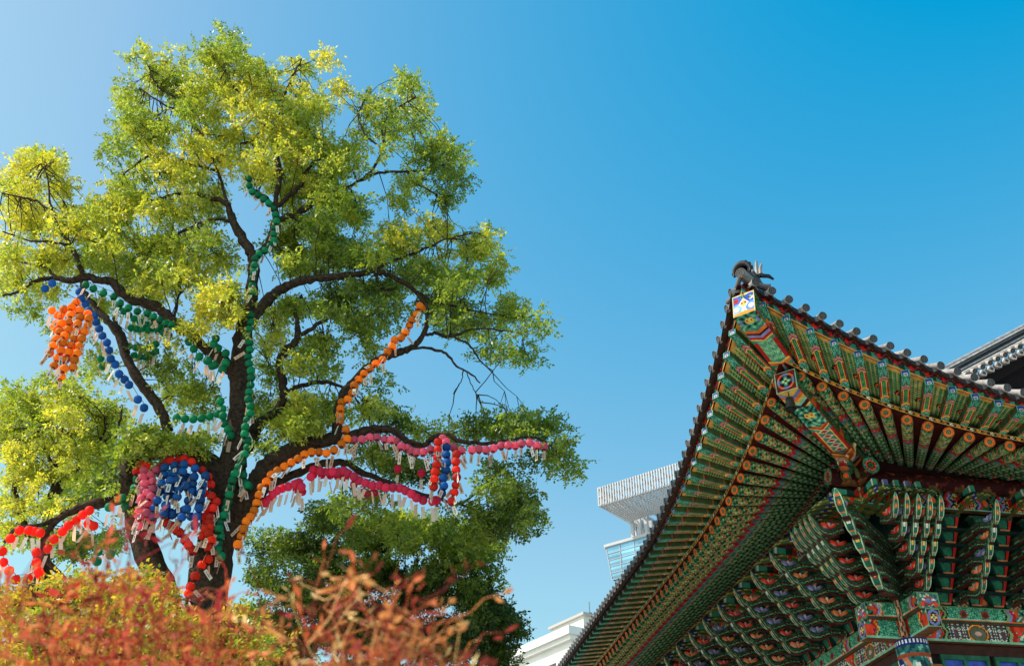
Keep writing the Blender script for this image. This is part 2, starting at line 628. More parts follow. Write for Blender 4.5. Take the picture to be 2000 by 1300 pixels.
def hip_low_bottom(U, V):
    d = np.abs(V - .5)
    bands = [(.035, YEL), (.06, LAV), (.085, ORANGE), (.105, YEL), (.13, LGREEN), (.16, DRED), (.175, YEL), (.36, GREEN), (.375, ORANGE), (.39, RED), (.40, YEL), (.66, GREEN), (.68, RED),
             (.695, YEL), (.75, ORANGE), (.765, BLACK), (.785, LAV), (.80, BLACK), (.825, (240, 130, 40)), (.84, DRED), (.865, LGREEN), (.895, DRED), (1.2, (30, 84, 66))]
    o = chev(U, V, bands, .05)
    kn = (U > .17) & (U < .36)
    c = curls(U, V, 14, 2.2, GREEN, DGREEN, (150, 210, 160))
    o[kn] = c[kn]
    hrt = kn & (np.hypot((U - .26) * 14, (d - .10) * 3.0) < .36)
    o[hrt] = YEL
    o[kn & (np.hypot((U - .255) * 14, (d - .12) * 3.0) < .13)] = RED
    pn = (U > .41) & (U < .65)
    o[pn & (d > .36)] = RED
    o[pn & (d > .30) & (d <= .36)] = YEL
    fl = pn & (d < .3) & (np.abs(((U - .41) * 20) % 1 - .5) * 1.5 + d * 2.2 < .7)
    o[fl] = (222, 190, 160)
    o[fl & (np.abs(((U - .41) * 20) % 1 - .5) * 1.5 + d * 2.2 < .4)] = RED
    return o


def hip_up_bottom(U, V):
    d = np.abs(V - .5)
    bands = [(.17, GREEN), (.20, ORANGE), (.22, DRED), (.245, LAV), (.27, RED), (.285, YEL), (.53, GREEN), (.55, YEL), (.575, ORANGE), (1.2, GREEN)]
    o = chev(U, V, bands, .04)
    c = curls(U, V, 12, 2.0, GREEN, DGREEN, (120, 190, 140))
    m = (U < .16)
    o[m] = c[m]
    hrt = np.hypot((U - .075) * 9, (d - .08) * 2.4) < .26
    o[hrt] = YEL
    o[np.hypot((U - .07) * 9, (d - .10) * 2.4) < .09] = (150, 40, 30)
    o[(U < .16) & (np.abs(d - .36) < .05) & (np.abs(U - .08) < .03)] = LAV
    p = (U > .30) & (U < .52)
    tex = curls(U, V, 50, 7, (110, 180, 130), (40, 90, 70), (160, 210, 170))
    o[p] = tex[p]
    o[p & (d > .34)] = RED
    q = (U > .59) & (U < .66)
    tex = curls(U, V, 26, 3, GREEN, (150, 130, 180), LGREEN)
    o[q] = tex[q]
    return o


def hip_side(U, V):
    o = curls(U, V, 18, 4, (44, 104, 66), (24, 52, 34), (110, 130, 70))
    for lo, hi, c in ((.18, .22, ORANGE), (.24, .27, RED), (.53, .57, ORANGE)):
        o[(U + .05 * np.abs(V - .5) > lo) & (U < hi)] = c
    o[(V < .1)] = RED
    return o


def plate_white(U, V):
    x, y = U - .5, V - .53
    o = curls(U, V, 5, 5, (178, 186, 176), (120, 160, 172), (200, 202, 196))
    top = V > .55
    tc = curls(U, V, 6, 6, (60, 96, 90), (22, 40, 50), (150, 170, 150))
    o[top & (np.abs(x) < y * 1.3 + .1)] = tc[top & (np.abs(x) < y * 1.3 + .1)]
    for sx, sy, c in ((-1, 1, (40, 92, 190)), (1, 1, (30, 62, 170)), (-1, -1, (110, 160, 222)), (1, -1, (80, 130, 214))):
        a = np.hypot(x - sx * .33, y - sy * .2)
        o[(a < .24) & (a > .12)] = c
        o[(a <= .12) & (sx < 0) & (sy > 0)] = RED
        o[(a <= .12) & (sy < 0)] = (240, 196, 180)
    r = np.abs(x) + np.abs(y) * .9
    o[r < .24] = (210, 206, 196)
    o[(r < .17)] = (214, 176, 90)
    o[(np.hypot(x - .08, y - .04) < .05) | (np.hypot(x + .08, y - .02) < .05)] = (140, 40, 30)
    o[(V < .10 + .06 * np.sin(U * 3.14))] = (206, 130, 30)
    o[(U < .05) | (U > .95) | (V > .95)] = (196, 180, 120)
    return o


def roundel(U, V):
    x, y = (U - .5) * 2, (V - .5) * 2
    r = np.hypot(x, y)
    a = np.arctan2(y, x)
    o = sel(U, (r < 2, (120, 22, 22)), ((r > .60) & (r < .80) & (np.cos(4 * a) > -.2), LAV), ((r > .66) & (r < .84) & (np.cos(4 * a) <= -.2), ORANGE), ((r > .84) & (r < .9), BLACK),
            (r < .56, BLACK), (r < .42 + .12 * np.cos(4 * a), GREEN), (r < .26 + .1 * np.cos(4 * a), (180, 200, 150)), (r < .12, DRED))
    o[(np.maximum(np.abs(x), np.abs(y)) > .93)] = LGREEN
    return o


b = Mesh()
b.bar(diag(3.40, 9.605), diag(.5, 9.38), .42, .43, dict(bottom=hip_low_bottom, side=hip_side, end0=roundel, all=GREEN), (260, 44, 40))
b.build("hip_rafter", M_PAINT, hall)
b = Mesh()
b.bar(diag(4.512, 10.483), diag(2.55, 10.04), .43, .50, dict(bottom=hip_up_bottom, side=hip_side, end0=plate_white, all=GREEN), (220, 48, 52))
b.build("upper_hip_rafter", M_PAINT, hall)


# --- purlins with their flower ends
def purlin_paint(U, V):
    L_ = 60
    w = .5 + .18 * np.sin(U * L_ * 2.2) + .05 * np.sin(U * L_ * 9)
    vv = (V * 2) % 1
    body = np.abs(vv - w) < .17
    o = sel(U, (body, (100, 72, 42)), (body & ((U * L_ * 9) % 1 < .3), (50, 34, 22)), (body & (np.abs(vv - w) > .13), (150, 70, 34)), base=(52, 13, 13))
    m = ~body & (hsh(np.floor(U * 420), np.floor(V * 24)) > .86)
    o[m] = (92, 34, 24)
    return o


def purlin_end(R, A):
    p = np.abs(((A * 6) % 1) - .5)
    return sel(R, (R > .9, (50, 120, 70)), (R < .84, (22, 70, 56)), ((R < .80) & (p > .36), LAV), (R < .72 - .3 * p, ORANGE), (R < .56 - .3 * p, (110, 16, 16)), (R < .26, (40, 110, 70)), (R < .1, DGREEN))


for side, E in S_END.items():
    b = Mesh()
    p0, p1 = S2(side, -DP - EXT, DP, ZP), S2(side, E, DP, ZP)
    b.tube([p0, p1], [.178, .178], k=20, fn=purlin_paint, nu=260)
    b.disc(p0, p0 - p1, .178, purlin_end, k=36, nr_=10)
    b.build("purlin", M_PAINT, hall)

    b = Mesh()
    ss = np.arange(-1.3, E, .2)
    G = []
    for s in ss:
        zt_ = 9.32 + .5 * max(0.0, 1 - (s + 3.428) / 7.714) ** 2
        G.append([S2(side, max(s, -DP + .06), DP - .06, ZP + .1), S2(side, max(s, -DP + .06), DP - .06, zt_)])
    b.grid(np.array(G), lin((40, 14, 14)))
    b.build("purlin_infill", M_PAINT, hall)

    # patterned bearer under the purlin
    def bearer(U, V, E=E):
        x = (U * (E + 1.0) + .06) / 1.17
        f = (x + .5) % 1
        fl = np.hypot((x * 11) % 1 - .5, (V * 4) % 1 - .5)
        alt = (np.floor(x * 11) + np.floor(V * 4)) % 2
        o = sel(U, (fl < .42, np.where((alt == 0)[..., None], ORANGE, YEL)), (fl < .16, DRED), base=(44, 40, 74))
        w = f + .03 * np.sin(V * 12)
        for lo, hi, c in ((.0, .03, BLACK), (.03, .10, (40, 100, 76)), (.10, .15, DRED), (.15, .20, RED), (.20, .25, LAV), (.25, .28, BLACK), (.28, .30, LGREEN), (.70, .72, LGREEN), (.72, .75, BLACK), (.75, .80, LAV), (.80, .85, RED), (.85, .97, (28, 90, 70)), (.97, 1.1, BLACK)):
            o[(w > lo) & (w <= hi)] = c
        o[((f > .85) & (f < .97)) & (np.hypot((f - .91) * 9, (V - .5) * 1.6) < .4)] = ORANGE
        o[V < .08] = LGREEN
        return o
    b = Mesh()
    b.bar(S2(side, -1.0, DP - .06, ZP - .375), S2(side, E, DP - .06, ZP - .375), .16, .36, dict(side=bearer, bottom=(120, 90, 60), all=GREEN), (int((E + 1) / .026), 2, 14))
    b.build("purlin_bearer", M_PAINT, hall)


# --- bracket sets: stacked upturned tongues
def tongue_path(k, reach=1.0):
    """Centre line (outward, height) of tier k's arm and its half height."""
    y1, z1 = (1.10 + .245 * k) * reach, 6.90 + .262 * k
    base = z1 - .20
    q = np.array([[-.15, base + .02], [y1 - .85 * reach, base + .03], [y1 - .62 * reach, base + .05], [y1 - .46 * reach, base - .01], [y1 - .32 * reach, base - .085], [y1 - .17 * reach, base - .085], [y1 - .05, base + .015], [y1 + .04, base + .175], [y1 + .11, base + .345]])
    hh = np.array([.10, .10, .088, .080, .076, .066, .054, .036, .004])
    t = np.linspace(0, len(q) - 1, 56)
    # smooth resample
    f = lambda a: np.interp(t, np.arange(len(q)), a)
    pts = np.stack([f(q[:, 0]), f(q[:, 1])], 1)
    ker = np.array([.1, .2, .4, .2, .1])
    for _ in range(2):
        pp = np.pad(pts, ((2, 2), (0, 0)), mode='edge')
        pts = sum(pp[i:i + len(pts)] * ker[i] for i in range(5))
    return pts, f(hh)


STR = [(.0, .09, (112, 52, 34)), (.09, .2, (66, 18, 16)), (.2, .24, BLACK), (.24, .42, (60, 142, 104)), (.42, .47, (170, 204, 156)), (.47, .54, (20, 54, 42)), (.54, .66, (104, 44, 30)), (.66, .71, BLACK), (.71, .9, (36, 100, 72)), (.9, 1.01, (24, 60, 48))]


def tongue_side(U, V):
    w = V + .05 * np.sin(U * 22)
    o = np.zeros(U.shape + (3,))
    o[:] = DGREEN
    for lo, hi, c in STR:
        o[(w >= lo) & (w < hi)] = c
    inner = U < .5
    sp = np.sin(U * 60) * np.sin(V * 14 + U * 20)
    o[inner & (sp > .35)] = (24, 66, 48)
    o[inner & (sp < -.6)] = (104, 46, 32)
    return o


def tongue_front(k):
    fc = [RED, (240, 96, 40), YEL, (226, 220, 210), ORANGE][k % 5]

    def fn(U, V):
        d = np.abs(V - .5)
        o = sel(U, ((U * 40) % 1 < .3, (40, 16, 14)), base=(78, 38, 28))
        p = U > .66
        o[p] = GREEN
        o[p & (d > .36)] = (170, 200, 160)
        r = np.hypot((U - .81) * 14, d * 2.6)
        o[p & (np.abs(U - .81) < .10) & (d < .3)] = (34, 92, 76)
        o[p & (r < .50)] = fc
        o[p & (r < .2)] = YEL
        o[p & ((np.abs(U - .70) < .012) | (np.abs(U - .91) < .012)) & (d < .3)] = (214, 110, 60)
        return o
    return fn


def add_tongue(b, k, x=0.0, reach=1.0, w=.105, start=0, deep=1.0):
    pts, hh = tongue_path(k, reach)
    hh = hh * np.interp(np.linspace(0, 1, len(hh)), [0, .6, .85, 1], [deep, deep, 1, 1])
    pts, hh = pts[start:], hh[start:]
    T = np.gradient(pts, axis=0)
    T /= np.linalg.norm(T, axis=1)[:, None]
    Nn = np.stack([-T[:, 1], T[:, 0]], 1)
    n = len(pts)
    wid = w * np.interp(1 - (1 - np.linspace(0, 1, n)) * n / 56.0, [0, .60, .665, .72, .82, .92, 1], [.85, .85, .6, .95, 1.05, .8, .08])

    def P3(q, xx):
        return np.stack([x + xx, -q[:, 0], q[:, 1] + EYE], -1)
    lo, hi = pts - Nn * hh[:, None], pts + Nn * hh[:, None]
    v = np.linspace(0, 1, 15)
    for sgn in (-.5, .5):
        G = np.stack([P3(lo * (1 - t) + hi * t, wid * sgn) for t in v], 1)
        b.grid(G, paint(tongue_side, n - 1, 14))
    v = np.linspace(-.5, .5, 8)
    b.grid(np.stack([P3(lo, wid * t) for t in v], 1), paint(lambda U, V: tongue_front(k)(1 - (1 - U) * n / 56.0, V), n - 1, 7))
    b.grid(np.stack([P3(hi, wid * t) for t in (-.5, .5)], 1), paint((40, 100, 74), n - 1, 1))


def lotus(b, x, y, z, c, s=1.0):
    """Small carved flower of two curled petals and a bud, resting behind a tongue's tip."""
    c2 = tuple(min(255, int(v * .45 + 128)) for v in c)
    for sg in (-1, 1):
        ca, sa = math.cos(.5), math.sin(.5) * sg
        A_ = [[1, 0, 0], [0, ca, -sa], [0, sa, ca]]
        b.ball((x, -(y + sg * .085 * s), z + EYE), (.05 * s, .095 * s, .044 * s), lambda U, V: sel(U, (U < .36, c2), (U > .80, c2), base=c), 10, 9, A_)
    b.ball((x, -y, z + .015 * s + EYE), (.042 * s, .035 * s, .055 * s), c2, 6, 5)


FLOW = [(232, 60, 36), (236, 120, 56), (112, 112, 160), (244, 130, 76), (214, 50, 36)]


def blade(b, x, reach=1.0, z0=8.33):
    """Long drooping wing blade above the tongues, olive with a dark rim, and the beam end over it."""
    q = np.array([[.6, z0 + .02], [1.0, z0 + .10], [1.35, z0 + .12], [1.65, z0 + .06], [1.9, z0 - .03], [2.12 * 1.0, z0 - .16]])
    q[:, 0] *= reach
    t = np.linspace(0, 5, 18)
    pts = np.stack([np.interp(t, np.arange(6), q[:, i]) for i in (0, 1)], 1)
    hh = np.interp(t, [0, 3, 5], [.09, .075, .012])
    T = np.gradient(pts, axis=0)
    T /= np.linalg.norm(T, axis=1)[:, None]
    Nn = np.stack([-T[:, 1], T[:, 0]], 1)
    lo, hi = pts - Nn * hh[:, None], pts + Nn * hh[:, None]

    def bl(U, V):
        return sel(U, (V < .22, (44, 110, 76)), ((V > .3) & (V < .7), (128, 116, 40)), ((U > .5) & (U < .62), BLUE), ((U * 8 + V) % 1 < .12, (206, 196, 120)), (V > .85, (24, 64, 60)), base=(60, 84, 40))
    for sgn in (-.05, .05):
        G = np.stack([np.stack([np.full(18, x + sgn), -(lo * (1 - u) + hi * u)[:, 0], (lo * (1 - u) + hi * u)[:, 1] + EYE], -1) for u in np.linspace(0, 1, 7)], 1)
        b.grid(G, paint(bl, 17, 6))
    for (aa, cc) in ((lo, (96, 84, 34)), (hi, (40, 96, 70))):
        b.grid(np.stack([np.stack([np.full(18, x + u), -aa[:, 0], aa[:, 1] + EYE], -1) for u in (-.05, .05)], 1), lin(cc))


def beam_end(b, x, reach=1.0, c=(60, 150, 120), z=8.52):
    y0, y1 = .9 * reach, 1.55 * reach
    b.bar((x, -y0, z + EYE), (x, -y1, z + .06 + EYE), .10, .15, dict(side=lambda U, V: sel(U, (U > .6, c), (U > .9, WHITE), (U < .35, RED), base=DGREEN), bottom=c, end1=c, all=c), (12, 3, 3))
    b.ball((x, -(y1 - .35), z - .09 + EYE), (.07, .11, .08), (214, 34, 24), 7, 5)


def block_arm(b, k, xs, w=.38):
    """Cross arm parallel to the wall with bearing blocks on it."""
    y, z = .12 + .17 * k, 6.72 + .262 * k
    for x in xs:
        def face(U, V):
            return sel(U, (np.hypot(U - .45, V - .5) < .36, (30, 104, 78)), (U > .80, RED), ((U > .74) & (U < .80), BLACK), (V < .10, (176, 112, 70)), (V > .88, (24, 60, 50)), base=(18, 66, 52))
        pts = [(x - w / 2, z + .13), (x + w / 2, z + .13), (x + w * .34, z - .10), (x - w * .22, z - .10)]
        f = [np.array([px_, -(y + (.14 if pz > z else .06)), pz + EYE]) for px_, pz in pts]
        bk = [np.array([px_, -(y - .10), pz + EYE]) for px_, pz in pts]
        b.patch(f[3], f[2], f[0], f[1], face, 10, 8)
        b.patch(f[3], bk[3], f[0], bk[0], (22, 70, 56), 1, 1)
        b.patch(f[2], bk[2], f[1], bk[1], (22, 70, 56), 1, 1)
        b.patch(f[3], f[2], bk[3], bk[2], (168, 104, 64), 1, 1)
        b.bar((x - w * .62, -y, z + .155 + EYE), (x + w * .62, -y, z + .155 + EYE), .2, .045, (44, 66, 48))


first_set = []
MIR = {'R': 0.0, 'L': -math.pi / 2}


def make_set(var=0):
    fr = np.random.default_rng(70 + var)
    b = Mesh()
    for k in range(6):
        block_arm(b, k, (-.34, .34))
        b.bar((-.58, -(.12 + .17 * k), 6.60 + .262 * k + EYE), (.58, -(.12 + .17 * k), 6.60 + .262 * k + EYE), .10, .05, (22, 40, 34))
    # tray block on the beam
    b.bar((-.17, 0, 6.66 + EYE), (.17, 0, 6.66 + EYE), .42, .17, dict(side=lambda U, V: curls(U, V, 2, 1, (30, 80, 62), (60, 24, 20), (190, 120, 80)), bottom=DGREEN, all=DGREEN), (8, 2, 5))
    root = b.build("bracket_set", M_PAINT, hall)
    kids = []
    for k in range(5):
        t = Mesh()
        add_tongue(t, k)
        kids.append(t.build("bracket_tongue", M_PAINT, root))
        t = Mesh()
        lotus(t, 0, 1.10 + .245 * k - .30 + fr.normal(0, .02), 6.90 + .262 * k - .12, FLOW[fr.integers(5)], 1.1 + fr.normal(0, .1))
        kids.append(t.build("lotus_carving", M_PAINT, root, smooth=True))
    t = Mesh()
    blade(t, 0)
    kids.append(t.build("wing_blade", M_PAINT, root))
    t = Mesh()
    beam_end(t, 0)
    kids.append(t.build("beam_end", M_PAINT, root))
    return root, kids


variants = [make_set(v_) for v_ in range(4)]
spots = [('R', 1.17 * i) for i in range(1, 9)] + [('L', 1.17 * i) for i in range(1, 14)]
for i, (side, s) in enumerate(spots):
    set0, kids0 = variants[i % 4]
    if i < 4:
        r = set0
    else:
        r = set0.copy()
        col.objects.link(r)
        for c in kids0:
            d = c.copy()
            col.objects.link(d)
            d.parent = r
    p = S2(side, s, 0, 0)
    r.location = (p[0], p[1], 0)
    r.rotation_euler = (0, 0, MIR[side])
    r.parent = hall

# corner set: tongues on both facades and along the diagonal
cb = Mesh()
cb.bar((-.3, -.0, 6.66 + EYE), (.3, 0, 6.66 + EYE), .6, .17, dict(side=lambda U, V: curls(U, V, 3, 1, (30, 80, 62), (20, 24, 20), (120, 150, 100)), all=DGREEN), (10, 2, 5))
for k in range(5):
    cb.bar((-.25 - .2 * k, -.25 - .2 * k, 6.76 + .262 * k + EYE), (.5, .5, 6.76 + .262 * k + EYE), .15, .2, dict(side=tongue_side, bottom=(60, 34, 26), all=(24, 60, 46)), (40, 2, 10))
croot = cb.build("corner_bracket_set", M_PAINT, hall)


def rot_mesh(b, ang):
    ca, sa = math.cos(ang), math.sin(ang)
    for v in b.v:
        x, y = v[:, 0].copy(), v[:, 1].copy()
        v[:, 0], v[:, 1] = ca * x - sa * y, sa * x + ca * y
    return b


for ang in (0.0, -math.pi / 2):
    sg = 1 if ang == 0 else -1
    for j in range(5):
        for k in range(j, 5):
            t = Mesh()
            add_tongue(t, k, x=-.235 * j * sg, start=0 if j == 0 else 16)
            rot_mesh(t, ang).build("bracket_tongue", M_PAINT, croot)
            t = Mesh()
            lotus(t, -.235 * j * sg, 1.10 + .245 * k - .30, 6.90 + .262 * k - .12, FLOW[(k * 2 + j * 3) % 5], 1.1)
            rot_mesh(t, ang).build("lotus_carving", M_PAINT, croot, smooth=True)
        t = Mesh()
        blade(t, -.235 * j * sg)
        rot_mesh(t, ang).build("wing_blade", M_PAINT, croot)
        t = Mesh()
        beam_end(t, -.235 * j * sg, c=((60, 150, 120), (86, 96, 140))[j % 2])
        rot_mesh(t, ang).build("beam_end", M_PAINT, croot)
for k in range(5):
    t = Mesh()
    add_tongue(t, k, reach=1.40, w=.17, deep=1.55)
    rot_mesh(t, -math.pi / 4).build("bracket_tongue", M_PAINT, croot)
    t = Mesh()
    lotus(t, 0, (1.10 + .245 * k) * 1.40 - .24, 6.90 + .262 * k - .02, [(214, 60, 30), (226, 150, 60), (236, 120, 50), (230, 90, 40), (120, 120, 160)][k], 1.1)
    rot_mesh(t, -math.pi / 4).build("lotus_carving", M_PAINT, croot, smooth=True)

# --- carved dragon head under the hip
t = Mesh()
D0 = np.array([-1.40, -1.40, 8.93 + EYE])
ax = np.array([[-R2, -R2, 0], [R2, -R2, 0], [0, 0, 1]])
DG = lambda *p: D0 + np.array(p) @ ax


def scales(U, V):
    return sel(U, ((U * 7 + .5 * (np.floor(V * 9) % 2)) % 1 < .3, (26, 60, 44)), base=(58, 96, 66))


t.ball(DG(0, 0, .02), (.24, .15, .16), scales, 12, 10, ax)
t.ball(DG(.20, 0, .06), (.17, .12, .07), (150, 120, 90), 10, 6, ax)
t.ball(DG(.18, 0, -.10), (.15, .09, .035), (170, 84, 44), 10, 6, ax)
t.ball(DG(.20, 0, -.02), (.12, .085, .04), (170, 26, 22), 10, 6, ax)
for sg in (-1, 1):
    t.ball(DG(.14, .09 * sg, .15), .045, lambda U, V: sel(U, (U < .45, WHITE), (U < .25, BLACK), base=ORANGE), 8, 8, ax)
    t.tube([DG(-.02, .10 * sg, .12), DG(-.10, .17 * sg, .24), DG(-.06, .22 * sg, .36), DG(.02, .24 * sg, .42)], [.035, .03, .022, .03], 7, (206, 170, 120))
    t.ball(DG(.02, .25 * sg, .44), .045, (220, 186, 140), 7, 5, ax)
    for e in range(3):
        t.ball(DG(.30 - .07 * e, .07 * sg, .0), (.018, .014, .04), WHITE, 5, 4, ax)
    t.ball(DG(-.16, .14 * sg, -.10), (.14, .05, .12), (86, 92, 46), 7, 5, ax)
t.ball(DG(.16, 0, -.24), .06, (226, 90, 34), 9, 6, ax)
t.ball(DG(.06, 0, -.16), (.10, .07, .12), (40, 96, 70), 9, 6, ax)
t.build("dragon_head", M_PAINT, hall, smooth=True)


# --- beams over the columns
def beam_up(E):
    def fn(U, V):
        x = U * (E + .95) - .95
        o = curls(U, V, (E + .95) / .22, 2, (42, 120, 92), (24, 40, 60), (196, 200, 170))
        o[(hsh(np.floor(x * 11), np.floor(V * 4), 2) > .80) & (V > .25)] = (200, 72, 40)
        f = (x - .3) % 3.4
        pn = ((x > .78) & (x < 2.05)) | ((x > 2.5) & (((x - 2.5) % 2.2) < 1.5)) | ((x > -.60) & (x < -.24))
        tx = curls(U, V, (E + .95) / .07, 5, (58, 140, 108), (28, 84, 66), (120, 186, 150))
        o[pn] = tx[pn]
        for cx in (1.15, 1.62, 3.0, 3.6, 5.2, 5.8):
            r = np.hypot((x - cx) / .09, (V - .52) / .24)
            o[r < 1] = (150, 40, 40)
            o[r < .6] = (70, 40, 24)
        for lo, hi, c in ((-.72, -.66, LAV), (-.76, -.725, RED), (-.66, -.635, YEL), (.52, .57, LAV), (.58, .62, RED), (.66, .70, DRED), (.70, .75, (120, 150, 90)), (.75, .78, BLACK), (2.05, 2.08, BLACK), (2.08, 2.14, (120, 150, 90)), (2.14, 2.2, LAV), (2.2, 2.28, RED)):
            w = x + .03 * np.sin(V * 9)
            o[(w > lo) & (w <= hi)] = c
        o[pn & (V < .28) & (V > .2)] = (140, 200, 170)
        o[V > .93] = (84, 130, 84)
        o[(V < .17)] = np.where(((x * 22 + V * 8) % 1 < .5)[..., None], (24, 84, 66), (12, 44, 38))[V < .17]
        o[(V >= .12) & (V < .20)] = ORANGE
        return o
    return fn


def beam_low(E):
    def fn(U, V):
        x = U * (E + .95) - .95
        o = curls(U, V, (E + .95) / .28, 1.6, (40, 116, 90), (30, 34, 70), (206, 206, 180))
        o[(hsh(np.floor(x * 9), np.floor(V * 4)) > .72)] = (214, 64, 36)
        pn = ((x > .82) & (x < 2.1)) | (x > 2.6)
        st = np.hypot((x * 9) % 1 - .5, (V * 3.4) % 1 - .5)
        an = np.arctan2((V * 3.4) % 1 - .5, (x * 9) % 1 - .5)
        tx = sel(U, (st < .3 + .16 * np.cos(6 * an), (196, 214, 190)), (st < .14, RED), (st > .52, (120, 36, 44)), base=(44, 74, 84))
        o[pn] = tx[pn]
        pk = (x < -.35) & (x > -.62)
        tk = curls(U, V, (E + .95) / .06, 5, (58, 140, 108), (28, 84, 66), (120, 186, 150))
        pk = (x < -.25) & (x > -.66)
        o[pk] = tk[pk]
        for cx in (1.46, 3.6, 5.8):
            r = np.hypot((x - cx) / .22, (V - .5) / .5)
            o[r < 1] = (232, 150, 40)
            o[r < .86] = (110, 20, 20)
            o[r < .76] = (90, 96, 74)
            o[r < .3] = (196, 150, 140)
        for lo, hi, c in ((-.77, -.73, RED), (-.70, -.675, YEL), (.56, .62, LAV), (.64, .68, RED), (.70, .74, DRED), (.74, .79, (130, 160, 100)), (.79, .82, BLACK), (2.1, 2.13, BLACK), (2.13, 2.2, (130, 160, 100)), (2.2, 2.3, RED)):
            w = x + .03 * np.sin(V * 9)
            o[(w > lo) & (w <= hi)] = c
        o[V < .1] = (120, 180, 150)
        return o
    return fn


def end_face(U, V):
    x, y = U - .5, V - .45
    o = curls(U, V, 3, 2, (74, 120, 100), (60, 70, 110), (190, 190, 170))
    o[(np.abs(x) + np.abs(y) < .32)] = (196, 50, 34)
    o[(np.abs(x) + np.abs(y) < .2)] = LAV
    o[(np.hypot(np.abs(x) - .3, y + .2) < .12)] = (228, 70, 34)
    o[(np.hypot(np.abs(x) - .22, y - .1) < .06)] = WHITE
    o[(np.abs(x) > .43) | (V < .07) | (V > .92)] = (92, 138, 92)
    return o


def end_oct(U, V):
    x, y = (U - .5) * 2, (V - .5) * 2
    r = np.hypot(x, y * .95)
    a = np.arctan2(y, x)
    o = sel(U, (r < 2, (30, 28, 60)), ((r > .55) & (r < .85), LAV), ((r > .42) & (r < .62) & (np.cos(2 * a) > 0), ORANGE), (r < .45, BLACK), (r < .30 + .1 * np.cos(4 * a), (220, 200, 130)), (r < .12, GREEN))
    o[(np.maximum(np.abs(x), np.abs(y)) > .9) | (np.abs(x) + np.abs(y) > 1.6)] = (110, 150, 100)
    return o


for side, E in S_END.items():
    dz = 0.0 if side == 'R' else -.004
    b = Mesh()
    b.bar(S2(side, -.95, 0, 6.405 + dz), S2(side, E, 0, 6.405 + dz), .46, .33, dict(side=beam_up(E), bottom=(100, 60, 36), end0=end_face, all=(60, 110, 80)), (int((E + 1) / .024), 14, 16))
    b.build("plate_beam", M_PAINT, hall)
    b = Mesh()
    b.bar(S2(side, -1.0, 0, 6.055 + dz), S2(side, E, 0, 6.055 + dz), .29, .36, dict(side=beam_low(E), bottom=(110, 70, 44), end0=end_oct, all=(60, 110, 80)), (int((E + 1) / .024), 14, 16))
    b.build("lintel_beam", M_PAINT, hall)


# carved strip hanging where the beams cross
b = Mesh()


def strip_paint(U, V):
    return sel(U, ((V * 8 + .3 * np.sin(U * 18)) % 1 < .35, (96, 30, 26)), ((V * 8 + .3 * np.sin(U * 18)) % 1 > .8, (60, 120, 90)), base=(190, 140, 108))


b.tube([(-.30, -.30, 6.62 + EYE), (-.275, -.275, 6.3 + EYE), (-.25, -.25, 6.1 + EYE), (-.27, -.27, 5.88 + EYE)], [.055, .05, .06, .07], 12, strip_paint, nu=30)
b.build("corner_carving", M_PAINT, hall)


# --- columns
def column_paint(U, V):
    z = (1 - U) * 7.5
    o = sel(U, base=(110, 34, 28))
    x = V * 6
    hd = z > 6.1
    tx = curls(V, U * 14, 6, 1.6, (40, 110, 104), (24, 60, 70), (120, 180, 160))
    o[hd] = tx[hd]
    sw = hd & (np.abs(((x + .4 * np.sin(z * 5)) % 1.5) - .75) < .14) & (z < 7.15)
    o[sw] = (214, 120, 90)
    bl = hd & (np.abs(((x + .4 * np.sin(z * 5)) % 3) - 1.2) < .22) & (z < 7.1)
    o[bl] = (24, 44, 110)
    wh = hd & (hsh(np.floor(x * 4), np.floor(z * 7)) > .94) & (z < 7.1)
    o[wh] = WHITE
    o[(z > 7.12) & (z < 7.17)] = (150, 70, 40)
    o[(z >= 7.33)] = (22, 38, 110)
    dt = (z > 7.37) & (z < 7.46) & (np.abs((V * 27) % 1 - .5) < .25)
    o[dt] = (220, 222, 226)
    return o


def column(side, s):
    b = Mesh()
    p = S2(side, s, 0, 0)
    b.tube([(p[0], p[1], 0.25), (p[0], p[1], 7.75 - .26)][::-1], [.315, .34], k=108, fn=column_paint, nu=190)
    b.bar((p[0], p[1], 0), (p[0], p[1], .3), .9, .9, (150, 146, 138), up=(0, 1, 0))
    b.build("column", M_PAINT, hall, smooth=True)


for side, s in (('R', 0), ('R', 3.51), ('R', 7.02), ('R', 10.53), ('L', 3.51), ('L', 7.02), ('L', 10.53), ('L', 14.04)):
    column(side, s)

